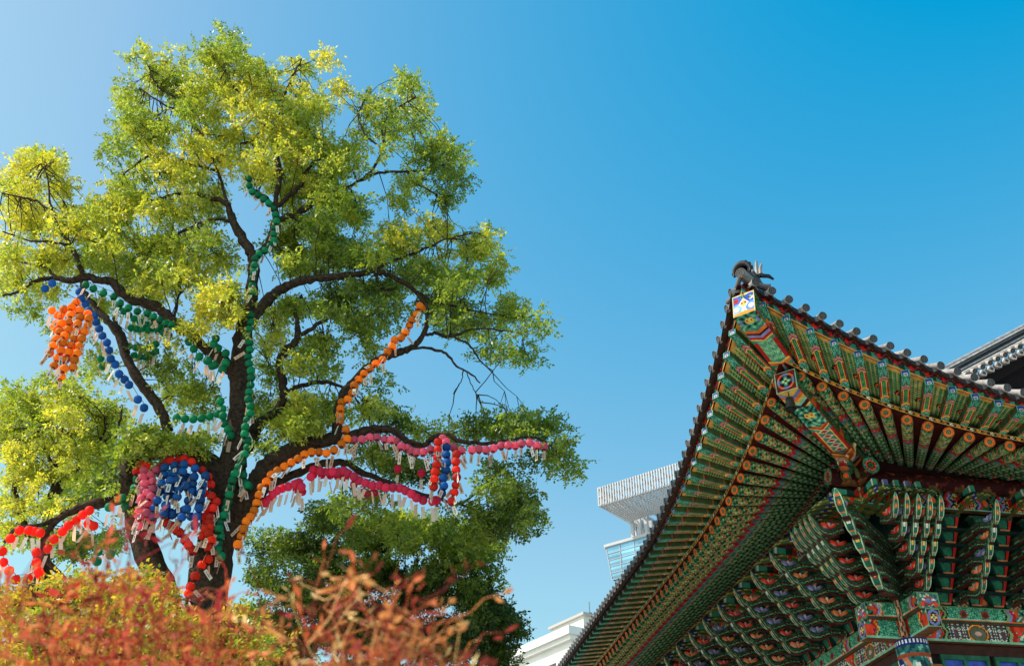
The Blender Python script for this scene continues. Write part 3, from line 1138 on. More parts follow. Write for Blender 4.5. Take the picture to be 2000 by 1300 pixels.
# --- walls between the columns, with a band of painted transom panels
for side, E in S_END.items():
    b = Mesh()
    a = .04
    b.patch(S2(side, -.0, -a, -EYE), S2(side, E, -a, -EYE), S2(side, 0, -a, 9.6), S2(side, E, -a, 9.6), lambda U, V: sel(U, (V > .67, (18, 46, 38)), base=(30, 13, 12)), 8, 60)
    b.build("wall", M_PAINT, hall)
    b = Mesh()
    b.bar(S2(side, .34, -.0, 5.75), S2(side, E, -.0, 5.75), .07, .20, (58, 30, 22))
    b.bar(S2(side, .30, .03, 5.40), S2(side, .52, .03, 5.40), .10, .07, (150, 108, 50))
    b.build("transom_board", M_PAINT, hall)
    s0 = .55
    while s0 < E - 1.2:
        b = Mesh()
        z0, z1 = 4.75, 5.60
        for (sa, za, sb, zb) in ((s0, z1, s0 + 1.05, z1), (s0, z0, s0 + 1.05, z0)):
            b.bar(S2(side, sa, 0, za), S2(side, sb, 0, zb), .08, .09, (36, 92, 70))
        for sx in (s0 + .045, s0 + .52, s0 + 1.005):
            b.bar(S2(side, sx, .0, z0 + .046), S2(side, sx, .0, z1 - .046), .07, .07, (40, 100, 78), up=(0, 1, 0) if side == 'R' else (1, 0, 0))

        def panel(U, V):
            x = (U * 2) % 1 - .5
            r = np.hypot(x * 1.1, (V - .45) * 1.2)
            return sel(U, (r < 9, (60, 84, 176)), ((np.abs(x) < .4) & (V < .72), (24, 14, 18)), (np.abs(r - .33) < .04, (216, 66, 34)), (r < .27, (60, 150, 130)), (r < .18, (206, 120, 90)))
        b.patch(S2(side, s0 + .05, -.02, z0), S2(side, s0 + 1.0, -.02, z0), S2(side, s0 + .05, -.02, z1), S2(side, s0 + 1.0, -.02, z1), panel, 44, 28)
        b.build("transom_window", M_PAINT, hall)
        s0 += 1.17

    # painted shields between the bracket sets
    i = 0
    while (i + .5) * 1.17 < E:
        s = (i + .5) * 1.17
        b = Mesh()

        def shield(U, V):
            x = np.abs(U - .5)
            wv = .47 - .30 * V ** 1.3 + .03 * np.sin(V * 14)
            o = sel(U, (x < wv, (52, 44, 26)), (np.abs(x - wv) < .025, (206, 74, 40)), base=(14, 36, 30))
            o[(x < .10 - .05 * np.abs(V - .3) * 2) & (V < .5)] = (120, 66, 30)
            o[np.hypot(x, (V - .34) * .8) < .16] = (110, 40, 30)
            o[np.hypot(x * 1.3, (V - .30)) < .12] = (190, 120, 60)
            o[np.hypot(x, (V - .52) * .9) < .06] = (206, 140, 84)
            o[(V < .1) & (x < .2)] = (120, 40, 30)
            return o
        b.patch(S2(side, s - .5, .06, 6.57), S2(side, s + .5, .06, 6.57), S2(side, s - .5, .06, 7.15), S2(side, s + .5, .06, 7.15), shield, 30, 22)
        b.build("painted_shield", M_PAINT, hall)
        i += 1

# --- tiled roof
TG, TD, TB = (150, 145, 142), (34, 33, 36), (66, 44, 34)


def zroof(s, k):
    """Height of the tile bed k metres in from the eave line."""
    zt = float(eave(PT, s)[1])
    lift = (zt - 8.617) * max(0.0, 1 - k / 5.0)
    # kept as one straight slope so the bed stays behind the eave
    return 8.617 + lift - .02 + .66 * k


def tile_disc(R, A):
    p = np.abs(((A * 8) % 1) - .5)
    return sel(R, (R > .86, (84, 82, 82)), (R < .80, (28, 28, 31)), ((R < .66) & (p > .22), (92, 90, 90)), (R < .26, (30, 30, 32)), (R < .16, (96, 94, 94)), base=(28, 28, 31))


for side, E in S_END.items():
    b = Mesh()
    bed = Mesh()
    rows = np.arange(-4.30, E, .30)
    for s in rows:
        d = float(eave(PT, s)[0]) + (.26 if side == 'R' else .20)
        kmax = max(.35, min(6.2, s + d)) if side == 'R' else max(.35, min(8.5 if s > 2 else 6.2, s + d))
        ks = np.linspace(0, kmax, max(3, int(kmax / .5) + 2))
        r = .069
        ang = np.linspace(-.25 * math.pi, 1.25 * math.pi, 10)
        G = []
        for q in ks:
            z = zroof(s, q)
            G.append([S2(side, s + r * math.cos(a), d - q, z + .03 + r * math.sin(a)) for a in ang])
        b.grid(np.array(G), lin(TG))
        z = zroof(s, 0)
        nrm = np.array([0, -1, -.25]) if side == 'R' else np.array([-1, 0, -.05])
        b.disc(S2(side, s, d + .004, z + .03), nrm, 0.076, tile_disc, k=20, nr_=6)
        b.tube([S2(side, s, d, z + .03), S2(side, s, d - .05, z + .045)], .076, 14, TG)
    # concave tiles with hanging lips between the rows
    tt = np.linspace(0, 1, 9)
    for s in rows:
        lip, top = [], []
        for t in tt:
            q = s + .3 * t
            d = float(eave(PT, q)[0]) + (.15 if side == 'R' else .175)
            z = float(eave(PT, q)[1])
            sag = .075 * math.sin(math.pi * t)
            lip.append([S2(side, q, d + .02, z - .02 - sag - .03 * math.sin(math.pi * t)), S2(side, q, d, z + .05 - sag), S2(side, q, d - .25, z + .18 - sag)])
            top.append([S2(side, q, d - .0, z - .03 - sag * .9), S2(side, q, d - .14, z - .0 - sag * .5), S2(side, q, d - .30, z + .07)])
        b.grid(np.array(lip), paint(lambda U, V: sel(U, ((V < .5) & (np.sin(U * 40) > .2), (110, 108, 108)), base=TD), 8, 2))
        b.grid(np.array(top), lin(TB))
    b.build("roof_tiles", M_TILE, hall)
    # tile bed and the timber edge below it
    ss = np.arange(-4.40, E + .1, .30)
    G = []
    for s in ss:
        d = float(eave(PT, s)[0]) + .02
        kmax = max(.02, min(6.3, s + d)) if side == 'R' else max(.02, min(12.0 if s > 2 else 6.3, s + d))
        G.append([S2(side, s, d - q, zroof(s, q) - .04) for q in np.linspace(0, kmax, 14)])
    bed.grid(np.array(G), lin(TD))
    G = np.array([[S2(side, s, float(eave(PT, s)[0]) + .12, float(eave(PT, s)[1]) - .01), S2(side, s, float(eave(PT, s)[0]) - .14, float(eave(PT, s)[1]) + .07)] for s in np.linspace(-4.46, E, 140)])
    bed.grid(G, lin((64, 30, 24)))
    bed.build("roof_bed", M_TILE, hall)

# hip ridge, its end tile, hood and guardian figure
b = Mesh()
for lay in range(5):
    p0, p1 = diag(4.30 - .05 * lay, 11.02 + .075 * lay), diag(-2.0, zroof(2.0, 6.3) - .1 + .075 * lay + .25)
    pm = diag(2.6, zroof(-2.6, 1.8) + .26 + .075 * lay)
    for q0, q1 in ((p0, pm), (pm, p1)):
        b.bar(q0, q1, .36 - .02 * (lay % 2) - .01 * lay, .066, TD if lay % 2 else (70, 68, 70))
b.tube([diag(4.34, 11.42), diag(2.6, zroof(-2.6, 1.8) + .68), diag(-2.0, zroof(2.0, 6.3) + .62)], .10, 10, (70, 68, 70))
b.build("hip_ridge", M_TILE, hall)
b = Mesh()
dn = np.array([-R2, -R2, -.25])
b.tube([diag(4.44, 11.235), diag(4.1, 11.30)], .105, 16, (120, 118, 116))
b.disc(diag(4.445, 11.235), dn, .105, tile_disc, k=24, nr_=7)
b.build("ridge_end_tile", M_TILE, hall)
b = Mesh()
arch = [diag(4.38, 11.33 + .185 * math.sin(a), .165 * math.cos(a)) for a in np.linspace(-.3, math.pi + .3, 15)]
b.tube(arch, [.025 + .035 * max(0, math.sin(a)) for a in np.linspace(-.3, math.pi + .3, 15)], 8, TD)
for a in np.linspace(.1, math.pi - .1, 7):
    b.ball(diag(4.36, 11.345 + .215 * math.sin(a), .185 * math.cos(a)), (.036, .036, .045), TD, 7, 5)
b.tube([diag(4.34, 11.36), diag(4.0, 11.42), diag(3.7, 11.44)], [.08, .11, .10], 10, (30, 30, 33))
b.build("ridge_hood", M_TILE, hall, smooth=True)
b = Mesh()
f0 = diag(3.95, 11.50)
b.tube([f0 + (0, 0, -.05), f0 + (0, 0, .08), f0 + (0, 0, .18)], [.12, .09, .05], 9, TD)
for ox, hx in ((-.12, .18), (-.02, .30), (.07, .33), (.14, .22)):
    q = diag(3.95, 11.58, ox)
    b.tube([q, q + np.array([.02 * ox, 0, hx * .5]), q + np.array([.25 * ox, -.02, hx])], [.042, .036, .026], 7, TG)
b.tube([diag(3.9, 11.60, .10), diag(3.8, 11.62, .22), diag(3.75, 11.56, .28)], [.045, .04, .02], 7, TD)
b.build("guardian_figure", M_TILE, hall, smooth=True)
for side in ('R', 'L'):
    b = Mesh()
    w0 = S2(side, -4.42, 4.46, 11.16)
    w1 = S2(side, -4.05, 4.52, 10.90)
    w2 = S2(side, -3.95, 4.56, 10.88)
    b.tube([w0, (w0 + w1) / 2 + np.array([0, 0, -.05]), w1, w2], [.045, .05, .065, .07], 10, (80, 77, 76))
    b.disc(w2, w2 - w1, .07, TD, 14, 1)
    b.build("corner_tile", M_TILE, hall, smooth=True)

# gable of the upper roof, rising to the ridge on the right
GB = 2.0
g0, g1 = np.array([1.2, 12.35]), np.array([12.0, 18.66])
gd = (g1 - g0) / np.linalg.norm(g1 - g0)
gn = np.array([-gd[1], gd[0]])


def GP(t, up, y):
    q = g0 + gd * t + gn * up
    return np.array([q[0], GB + y, q[1] + EYE])


gl = float(np.linalg.norm(g1 - g0))
b = Mesh()
for lay in range(5):
    b.bar(GP(0, -.37 + .062 * lay, .1), GP(gl, -.37 + .062 * lay, .1), .34 + .05 * (lay % 2), .05, ((40, 40, 44), TG, (30, 30, 34), (90, 88, 90), (34, 34, 38))[lay], up=(-gd[1], 0, gd[0]))
b.tube([GP(0, -.05, .06), GP(gl, -.05, .06)], .075, 12, (150, 146, 146))
b.tube([GP(0, -.12, -.12), GP(gl, -.12, -.12)], .022, 8, (190, 186, 184))
b.build("gable_ridge", M_TILE, hall)
b = Mesh()
b.tube([GP(0, -.46, -.18), GP(gl, -.46, -.18)], .075, 12, (172, 164, 158))
t = .2
while t < gl:
    p = GP(t, -.50, -.22)
    q = GP(t - .10, -.58, -.42)
    b.tube([p, q], .066, 12, (172, 164, 158))
    b.disc(q, (q - p), .068, tile_disc, 18, 5)
    h0 = GP(t + .16, -.72, -.36)
    hx = [h0 + np.array([.10 * math.cos(a) * gd[0], 0, .105 * math.sin(a)]) for a in np.linspace(0, 2 * math.pi, 7)]
    for e in range(6):
        b.patch(h0, h0, hx[e], hx[e + 1], (196, 176, 166), 1, 1)
        b.patch(hx[e], hx[e + 1], hx[e] + np.array([0.02, .18, .05]), hx[e + 1] + np.array([.02, .18, .05]), (186, 176, 170), 1, 1)
    b.disc(h0 - np.array([0, .004, 0]), (0, -1, 0), .05, tile_disc, 14, 4)
    t += .30
b.build("verge_tile", M_TILE, hall)
b = Mesh()
b.patch(GP(0, -.5, .5), GP(gl, -.5, .5), GP(0, -6, .5), GP(gl, -6, .5), (26, 14, 14), 6, 4)
b.bar(GP(0, -.86, .10), GP(gl, -.86, .10), .06, .26, (24, 12, 12), up=(-gd[1], 0, gd[0]))
b.bar(GP(0, -1.5, .30), GP(gl, -1.5, .30), .10, .10, (90, 36, 26), up=(-gd[1], 0, gd[0]))
b.build("gable_board", M_PAINT, hall)

# wind bell under the hip
bell_p = np.array([7.97, 20.04, 0]) + np.array([-3.375 * math.cos(math.radians(9)) + 3.375 * math.sin(math.radians(9)), -3.375 * math.sin(math.radians(9)) - 3.375 * math.cos(math.radians(9)), 9.03 + EYE])
bell = empty("wind_bell", bell_p)
tag(bell, "small dark bronze wind bell hanging under the hip rafter of the temple eaves", "bell")
b = Mesh()
prof = [(.03, .24), (.075, .22), (.085, .12), (.095, .03), (.115, 0.0), (.105, 0.0)]
a = np.linspace(0, 2 * math.pi, 15)
b.grid(np.array([[(r * math.cos(x), r * math.sin(x), z) for x in a] for r, z in prof]), lin((60, 60, 60)))
b.build("bell_body", M_BRONZE, bell, smooth=True)
b = Mesh()
b.tube([(0, 0, .23), (0, 0, .40)], .012, 6)
b.build("bell_hook", M_BRONZE, bell)
b = Mesh()
b.tube([(0, 0, .12), (0, 0, -.06)], .01, 6)
b.ball((0, 0, .03), .025, (60, 60, 60), 6, 4)
b.build("clapper", M_BRONZE, bell)

# ------------------------------------------------------------------ modern buildings beyond the hall
def PXz(x, y, z):
    """World point on the pixel's ray at height z above the ground."""
    r = _fw + (x - 1000) / FPX * np.array([1.0, 0, 0]) - (y - 650) / FPX * _up
    p = r * ((z - EYE) / r[2])
    p[2] += EYE
    return p


tower_c = PX(1168, 952, 170.0)
tower = empty("glass_tower", (tower_c[0] + 8, tower_c[1] + 10, 0.0))
tag(tower, "modern glass tower crowned by a white slatted canopy on columns behind the temple roof", "building")
toff = -np.array(tower.location)
zt = tower_c[2]
c0 = PX(1168, 952, 170.0)
c1 = PXz(1345, 896, zt)
fd = c1 - c0
fl = np.linalg.norm(fd)
fd /= fl
bd = np.array([-fd[1], fd[0], 0.0])
if bd[1] < 0:
    bd = -bd
fl = 26.0
zb = zt - 3.6                      # lower rim of the canopy
dp_ = 20.0


def TW(u, v, z):
    return np.array([c0[0], c0[1], 0]) + fd * u + bd * v + np.array([0, 0, z])


fins = Mesh()
u = 0.0
while u <= fl:
    fins.bar(TW(u, 0, zb), TW(u, 0, zt), .22, .24, up=fd)
    u += .55
v = .72
while v < dp_:
    fins.bar(TW(0, v, zb), TW(0, v, zt), .22, .24, up=bd)
    v += .55
for z in (zb, zb + 1.7, zt - .15):
    fins.bar(TW(-.1, 0.3, z), TW(fl, 0.3, z), .3, .25)
    fins.bar(TW(0.3, -.1, z), TW(0.3, dp_, z), .3, .25)
fins.build("canopy_fins", M_STEEL, tower, toff)
# tapering slatted underside
und = Mesh()


def on_v(x, y, v):
    """(u, z) where the pixel's ray meets the tower plane at depth v."""
    p = PX(x, y, 100.0)
    o_ = np.array([0, 0, EYE])
    d = p - o_
    n_ = bd
    s = ((c0 + bd * v - o_) @ n_) / (d @ n_)
    q = o_ + d * s
    return float((q - c0) @ fd), float(q[2])


v0 = 5.0
u0, zc = on_v(1231, 1017, v0)
u1, v1 = u0 + 11.0, 15.0
n = 34
for i in range(n + 1):
    f = i / n
    a_, b_ = TW(fl * f, 0, zb), TW(u0 + (u1 - u0) * f, v0, zc)
    und.bar(a_, b_, .20, .26, up=fd)
    a_, b_ = TW(0, dp_ * f, zb), TW(u0, v0 + (v1 - v0) * f, zc)
    und.bar(a_, b_, .20, .26, up=bd)
for i in range(13):
    f = (i + .3) / 13
    z = zb + (zc - zb) * f
    q = lambda uu, vv: TW(uu, vv, z)
    ua, ub, va, vb = u0 * f, fl + (u1 - fl) * f, v0 * f, dp_ + (v1 - dp_) * f
    und.bar(q(ua, va), q(ub, va), .16, .16)
    und.bar(q(ua, va), q(ua, vb), .16, .16)
und.build("canopy_underside", M_STEEL, tower, toff)
rf = Mesh()
n = 12
for i in range(n + 1):
    f = i / n
    rf.bar(TW(fl * f, 0, zt - .3), TW(fl * f, dp_, zt - .3), .45, .12)
rf.bar(TW(0, dp_, zt - .3), TW(fl, dp_, zt - .3), .5, .5)
rf.build("canopy_roof_slats", M_STEEL, tower, toff)
zg = PX(1184, 1069, 1.0)
# glass volume under the columns
gv = v0
gu, k = on_v(1184, 1069, gv)
for px_, vv in ((1236, 6.0), (1250, 6.0), (1263, 6.0), (1241, 10.5), (1256, 10.5), (1272, 10.5)):
    uu = on_v(px_, 1035, vv)[0]
    cb_ = Mesh()
    cb_.bar(TW(uu, vv, k - .5), TW(uu, vv, zc + 1.6), .42, .6, up=fd)
    cb_.build("column", M_STEEL, tower, toff)
gl_ = Mesh()
hgt = k - on_v(1196, 1132, gv)[1]
lean = on_v(1196, 1132, gv)[0] - gu
ga = TW(gu, gv, k)


def glass(U, V):
    o = sel(U, base=(92, 146, 172))
    h = hsh(np.floor(U * 8), np.floor(V * 5), 3)
    o = o * (.86 + .3 * h[..., None])
    fl_ = (V * 5) % 1
    o[(fl_ > .48)] = np.minimum(255, o[(fl_ > .48)] * 1.12 + 14)
    return np.clip(o, 0, 255)


for (z0, z1, l0, l1) in ((k - hgt, k, lean, 0.0),):
    gl_.patch(TW(gu + l0, gv, z0), TW(gu + 24, gv, z0), TW(gu + l1, gv, z1), TW(gu + 24, gv, z1), glass, 32, 20)
    gl_.patch(TW(gu + l0, gv, z0), TW(gu + l0, gv + 18, z0), TW(gu + l1, gv, z1), TW(gu + l1, gv + 18, z1), glass, 24, 20)
gl_.bar(TW(gu + 1.6, gv + 2, k - hgt - 3.2), TW(gu + 24, gv + 2, k - hgt - 3.2), 4, 6.2, (20, 90, 120))
gl_.patch(TW(gu + .8, gv + .8, 0), TW(gu + 24, gv + .8, 0), TW(gu + .8, gv + .8, k - hgt - 3), TW(gu + 24, gv + .8, k - hgt - 3), lambda U, V: glass(U, V * 6), 32, 60)
gl_.patch(TW(gu + .8, gv + .8, 0), TW(gu + .8, gv + 18, 0), TW(gu + .8, gv + .8, k - hgt - 3), TW(gu + .8, gv + 18, k - hgt - 3), lambda U, V: glass(U, V * 6), 24, 60)
gl_.build("glazing", M_GLASS, tower, toff)
mu = Mesh()
for i in range(9):
    u = 3.0 * i
    f = max(0, 1 - i)
    mu.bar(TW(gu + lean * f + u, gv - .06, k - hgt), TW(gu + u, gv - .06, k), .08, .10, up=fd)
for j in range(6):
    z = k - hgt * j / 5
    mu.bar(TW(gu + lean * j / 5, gv - .06, z), TW(gu + 24, gv - .06, z), .08, .08)
mu.bar(TW(gu - .2, gv - .2, k + .2), TW(gu + 24, gv - .2, k + .2), .6, .5)
mu.bar(TW(gu - .2, gv, k + .2), TW(gu - .2, gv + 18, k + .2), .6, .5)
mu.patch(TW(gu - .2, gv - .2, k + .42), TW(gu + 24, gv - .2, k + .42), TW(gu - .2, gv + 18, k + .42), TW(gu + 24, gv + 18, k + .42), (220, 220, 220))
mu.build("mullions", M_STEEL, tower, toff)

wz = PX(1115, 1227, 95.0)
wb = empty("white_building", (wz[0], wz[1], 0.0))
tag(wb, "pale stone building with a stepped cornice and ribbon windows below the glass tower", "building")
woff = -np.array(wb.location)
wl_ = PXz(1019, 1269, wz[2]) - wz
wdl = wl_ / np.linalg.norm(wl_)
wdr = np.array([-wdl[1], wdl[0], 0])
if wdr[0] < 0:
    wdr = -wdr


def WB(u, v, z):
    return wz + wdl * u + wdr * v + np.array([0, 0, z])


def cladding(U, V):
    o = sel(U, base=(226, 226, 222))
    o[((V * 40) % 1 < .08) | ((U * 20) % 1 < .03)] = (204, 204, 200)
    return o


b = Mesh()
H0 = wz[2]
for (o_, za, zb_) in ((.9, -.75, 0), (.55, -1.15, -.75), (0.0, -H0, -1.15)):
    A_, B_, C_, D_ = WB(-o_ * .0, -.0, 0), WB(40, 0, 0), WB(0, 14, 0), WB(40, 14, 0)
    n_ = wdr * -o_
    m_ = wdl * -o_
    za_, zb2 = np.array([0, 0, za]), np.array([0, 0, zb_])
    P00, P10, P01 = A_ + n_ + m_, B_ + n_, C_ + m_
    fn = cladding if o_ == 0 else (222, 222, 218)
    b.patch(P00 + za_, P10 + za_, P00 + zb2, P10 + zb2, fn, 60 if o_ == 0 else 1, 120 if o_ == 0 else 1)
    b.patch(P00 + za_, P01 + za_, P00 + zb2, P01 + zb2, fn, 20 if o_ == 0 else 1, 120 if o_ == 0 else 1)
    b.patch(P00 + za_, P10 + za_, P01 + za_, WB(40, 14, 0) + za_, (200, 200, 196))
    b.patch(P00 + zb2, P10 + zb2, P01 + zb2, WB(40, 14, 0) + zb2, (210, 210, 206))
b.build("facade", M_STONE, wb, woff)
for lev in range(4):
    for i in range(8):
        b = Mesh()
        z = -3.05 - 3.6 * lev
        u = 2.6 + 2.05 * i
        b.bar(WB(u, -.03, z), WB(u + 1.85, -.03, z), .05, .75, (66, 62, 58))
        b.bar(WB(u - .04, -.06, z + .42), WB(u + 1.9, -.06, z + .42), .10, .09, (150, 148, 142))
        b.build("window", M_GLASS, wb, woff)
b = Mesh()
b.bar(WB(6, 5, .9), WB(.6, 5, .9), 6, 1.8, (206, 206, 200))
b.bar(WB(6.2, 5, 1.9), WB(.2, 5, 1.9), 6.6, .25, (170, 166, 160))
b.build("penthouse", M_STONE, wb, woff)
b = Mesh()
b.tube([WB(1.4, 3.4, 1.9), WB(1.4, 3.4, 3.6)], .05, 6, (120, 120, 120))
b.bar(WB(1.2, 3.4, 2.3), WB(1.7, 3.4, 2.3), .3, .4, (70, 70, 70))
b.build("antenna", M_STONE, wb, woff)

# ------------------------------------------------------------------ trees
TREE_Y = 19.0


def smooth_path(pts, n=4):
    """Catmull-Rom through rows of numbers."""
    p = np.asarray(pts, float)
    p = np.concatenate([[2 * p[0] - p[1]], p, [2 * p[-1] - p[-2]]])
    out = []
    for i in range(1, len(p) - 2):
        for t in np.linspace(0, 1, n, endpoint=False):
            a, b_, c, d = p[i - 1], p[i], p[i + 1], p[i + 2]
            out.append(.5 * ((2 * b_) + (-a + c) * t + (2 * a - 5 * b_ + 4 * c - d) * t * t + (-a + 3 * b_ - 3 * c + d) * t ** 3))
    out.append(p[-2])
    return np.array(out)


class Tree:
    """Limbs traced as (x px, y px, width px, depth offset) plus clumps of compound leaves round their twigs."""

    def __init__(self, Y, seed):
        self.Y, self.wood = Y, Mesh()
        self.nodes, self.px = [], []
        self.r = np.random.default_rng(seed)
        self.LV, self.LC = [], []
        self.yel = np.array([.62, .55, .085])

    def limb(self, pts, k=9, wob=1.2):
        q = [(*p, 0.0) if len(p) == 3 else p for p in pts]
        q = smooth_path(q, 5)
        j = self.r.normal(0, wob, (len(q), 2)) * np.minimum(1, q[:, 2:3] / 10 + .3)
        j[0] = 0
        w = np.maximum(q[:, 2], 1.2)
        P3, R3 = [], []
        for i in range(len(q)):
            p = PX(q[i, 0] + j[i, 0], q[i, 1] + j[i, 1], self.Y + q[i, 3])
            dist = np.linalg.norm(p - np.array([0, 0, EYE]))
            P3.append(p)
            R3.append(w[i] * dist / FPX * .5 * (1 + .06 * self.r.normal()))
            self.px.append((q[i, 0], q[i, 1], w[i]))
        for p in P3[2:]:
            self.nodes.append(p)
        kk = int(k * 1.6) if w.max() > 12 else 6
        self.wood.tube(P3, R3, kk)
        v = self.wood.v[-1]
        rr = np.repeat(np.asarray(R3), kk)[:, None]
        ridge = 1 + .10 * np.sin(np.tile(np.arange(kk), len(R3)) * 2.4 + np.repeat(np.arange(len(R3)), kk) * .35)[:, None]
        cen = np.repeat(np.array(P3), kk, 0)
        v[:] = cen + (v - cen) * ridge + self.r.normal(0, .05, v.shape) * rr
        return P3

    def twig(self, a, b_, r0, r1, n=6, wander=.10):
        a, b_ = np.asarray(a), np.asarray(b_)
        L_ = np.linalg.norm(b_ - a)
        t = np.linspace(0, 1, n)[:, None]
        mid = self.r.normal(0, wander * L_, 3)
        mid[2] += .12 * L_
        pts = a + (b_ - a) * t + mid * (4 * t * (1 - t)) * .5 + self.r.normal(0, .015 * L_, (n, 3)) * np.sin(np.pi * t)
        self.wood.tube(pts, np.linspace(r0, r1, n), 4)
        return pts

    def sprigs(self, C, tone, size=1.0, droop=.3):
        """Compound leaves at points C (n x 3); tone 0 dark green .. 1 yellow (n)."""
        r = self.r
        n = len(C)
        nl = 9
        d = r.normal(0, 1, (n, 3))
        d[:, 2] = d[:, 2] * .7 - droop * .5
        d /= np.linalg.norm(d, axis=1)[:, None]
        s = np.cross(d, r.normal(0, 1, (n, 3)))
        s /= np.linalg.norm(s, axis=1)[:, None] + 1e-9
        up = np.cross(s, d)
        Ln = (.17 + .10 * r.random(n)) * size
        for i in range(nl):
            f = (i // 2 + .5) / (nl / 2 + .2)
            sg = 1 if i % 2 else -1
            if i == nl - 1:
                ax_ = d.copy()
                base = C + d * Ln[:, None]
            else:
                ax_ = s * sg * .85 + d * .5 + up * r.normal(0, .25, (n, 1))
                base = C + d * (Ln * f)[:, None] - np.array([0, 0, 1]) * (.25 * (Ln * f * f))[:, None]
            ax_ = ax_ + r.normal(0, .18, (n, 3))
            ax_ /= np.linalg.norm(ax_, axis=1)[:, None]
            wd = np.cross(ax_, up + r.normal(0, .5, (n, 3)))
            wd /= np.linalg.norm(wd, axis=1)[:, None] + 1e-9
            ll = ((.075 + .035 * r.random(n)) * size)[:, None]
            w = ll * .27
            tip = base + ax_ * ll
            m = base + ax_ * ll * .45
            self.LV.append(np.stack([base, m + wd * w, tip, m - wd * w], 1))
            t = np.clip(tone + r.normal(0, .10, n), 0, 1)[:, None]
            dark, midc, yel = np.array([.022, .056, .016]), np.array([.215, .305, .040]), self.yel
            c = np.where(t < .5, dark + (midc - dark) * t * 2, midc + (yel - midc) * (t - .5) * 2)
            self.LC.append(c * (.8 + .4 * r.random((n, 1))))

    def crown(self, blobs, per=11.0, block=None, depth=2.0, back=.9, clump=.44, size=1.0, maxd=2.3):
        """blobs: (x, y, rx, ry, tone[, density[, depth offset]]) in photo pixels."""
        r = self.r
        nodes = np.array(self.nodes)
        tw = 0
        for bl in blobs:
            x, y, rx, ry, tone = bl[:5]
            den = bl[5] if len(bl) > 5 else 1.0
            dz = bl[6] if len(bl) > 6 else None
            ncl = max(2, int(rx * ry * 3.14 / 770 * den))
            for _ in range(ncl):
                a, q = r.random() * 6.283, .93 * math.sqrt(r.random())
                cx, cy = x + max(rx - 22, rx * .5) * q * math.cos(a), y + max(ry - 18, ry * .5) * q * math.sin(a)
                off = (r.normal(back, depth * .5) if dz is None else r.normal(dz, .35))
                c = PX(cx, cy, self.Y + off)
                tn = tone + r.normal(0, .10)
                m = int(per * (.6 + .8 * r.random()))
                u_ = r.normal(0, 1, (m, 3))
                u_ /= np.linalg.norm(u_, axis=1)[:, None]
                pts = c + u_ * (r.random((m, 1)) ** .45) * np.array([1, 1, .55]) * clump * (.75 + .6 * r.random())
                if block is not None:
                    rel = pts - np.array([0, 0, EYE])
                    dd = rel @ _fw
                    X_, Y_ = 1000 + FPX * rel[:, 0] / dd, 650 - FPX * (rel @ _up) / dd
                    pts = pts[~block(X_, Y_, pts[:, 1] - self.Y)]
                if len(pts) == 0:
                    continue
                self.sprigs(pts, np.full(len(pts), tn), size)
                if len(nodes):
                    dn = np.linalg.norm((nodes - c) * np.array([1, .6, 1]), axis=1)
                    order = np.argsort(dn)[:5]
                    j = int(order[r.integers(len(order))])
                    if dn[j] < maxd and nodes[j][2] - c[2] < .7:
                        tpts = self.twig(nodes[j], c, .014, .005)
                        tw += 1
                        for e in range(2):
                            s = pts[r.integers(len(pts))]
                            self.wood.tube([tpts[3], (tpts[3] + s) / 2 + r.normal(0, .05, 3), s], [.009, .006, .003], 3)
        return tw

    def finish(self, root, wood_name="trunk"):
        off = -np.array(root.location)
        self.wood.build(wood_name, M_BARK, root, off, smooth=True)
        if self.LV:
            m = Mesh()
            V = np.concatenate(self.LV)
            m.add(V.reshape(-1, 3), np.arange(len(V) * 4).reshape(-1, 4), np.concatenate(self.LC))
            m.build("crown", M_LEAF, root, off)


# lantern strings first, since leaves leave room for them: colour, depth offset, points in photo pixels
def cv(ox, oy, sc, pts):
    return [(ox + x / sc, oy + y / sc) for x, y in pts]


C2 = lambda *p: cv(0, 270, 2.452, p)
C3 = lambda *p: cv(400, 340, 2.322, p)
C4 = lambda *p: cv(0, 740, 2.321, p)
C5 = lambda *p: cv(200, 820, 2.708, p)
C6 = lambda *p: cv(480, 800, 3.03, p)


def along(step, *p):
    """Evenly spaced points on a smooth line through p."""
    q = smooth_path(p, 8)
    s = np.concatenate([[0], np.cumsum(np.hypot(*np.diff(q, axis=0).T))])
    n = max(2, int(s[-1] / step) + 1)
    t = np.linspace(0, s[-1], n)
    return [(float(np.interp(a, s, q[:, 0])), float(np.interp(a, s, q[:, 1]))) for a in t]


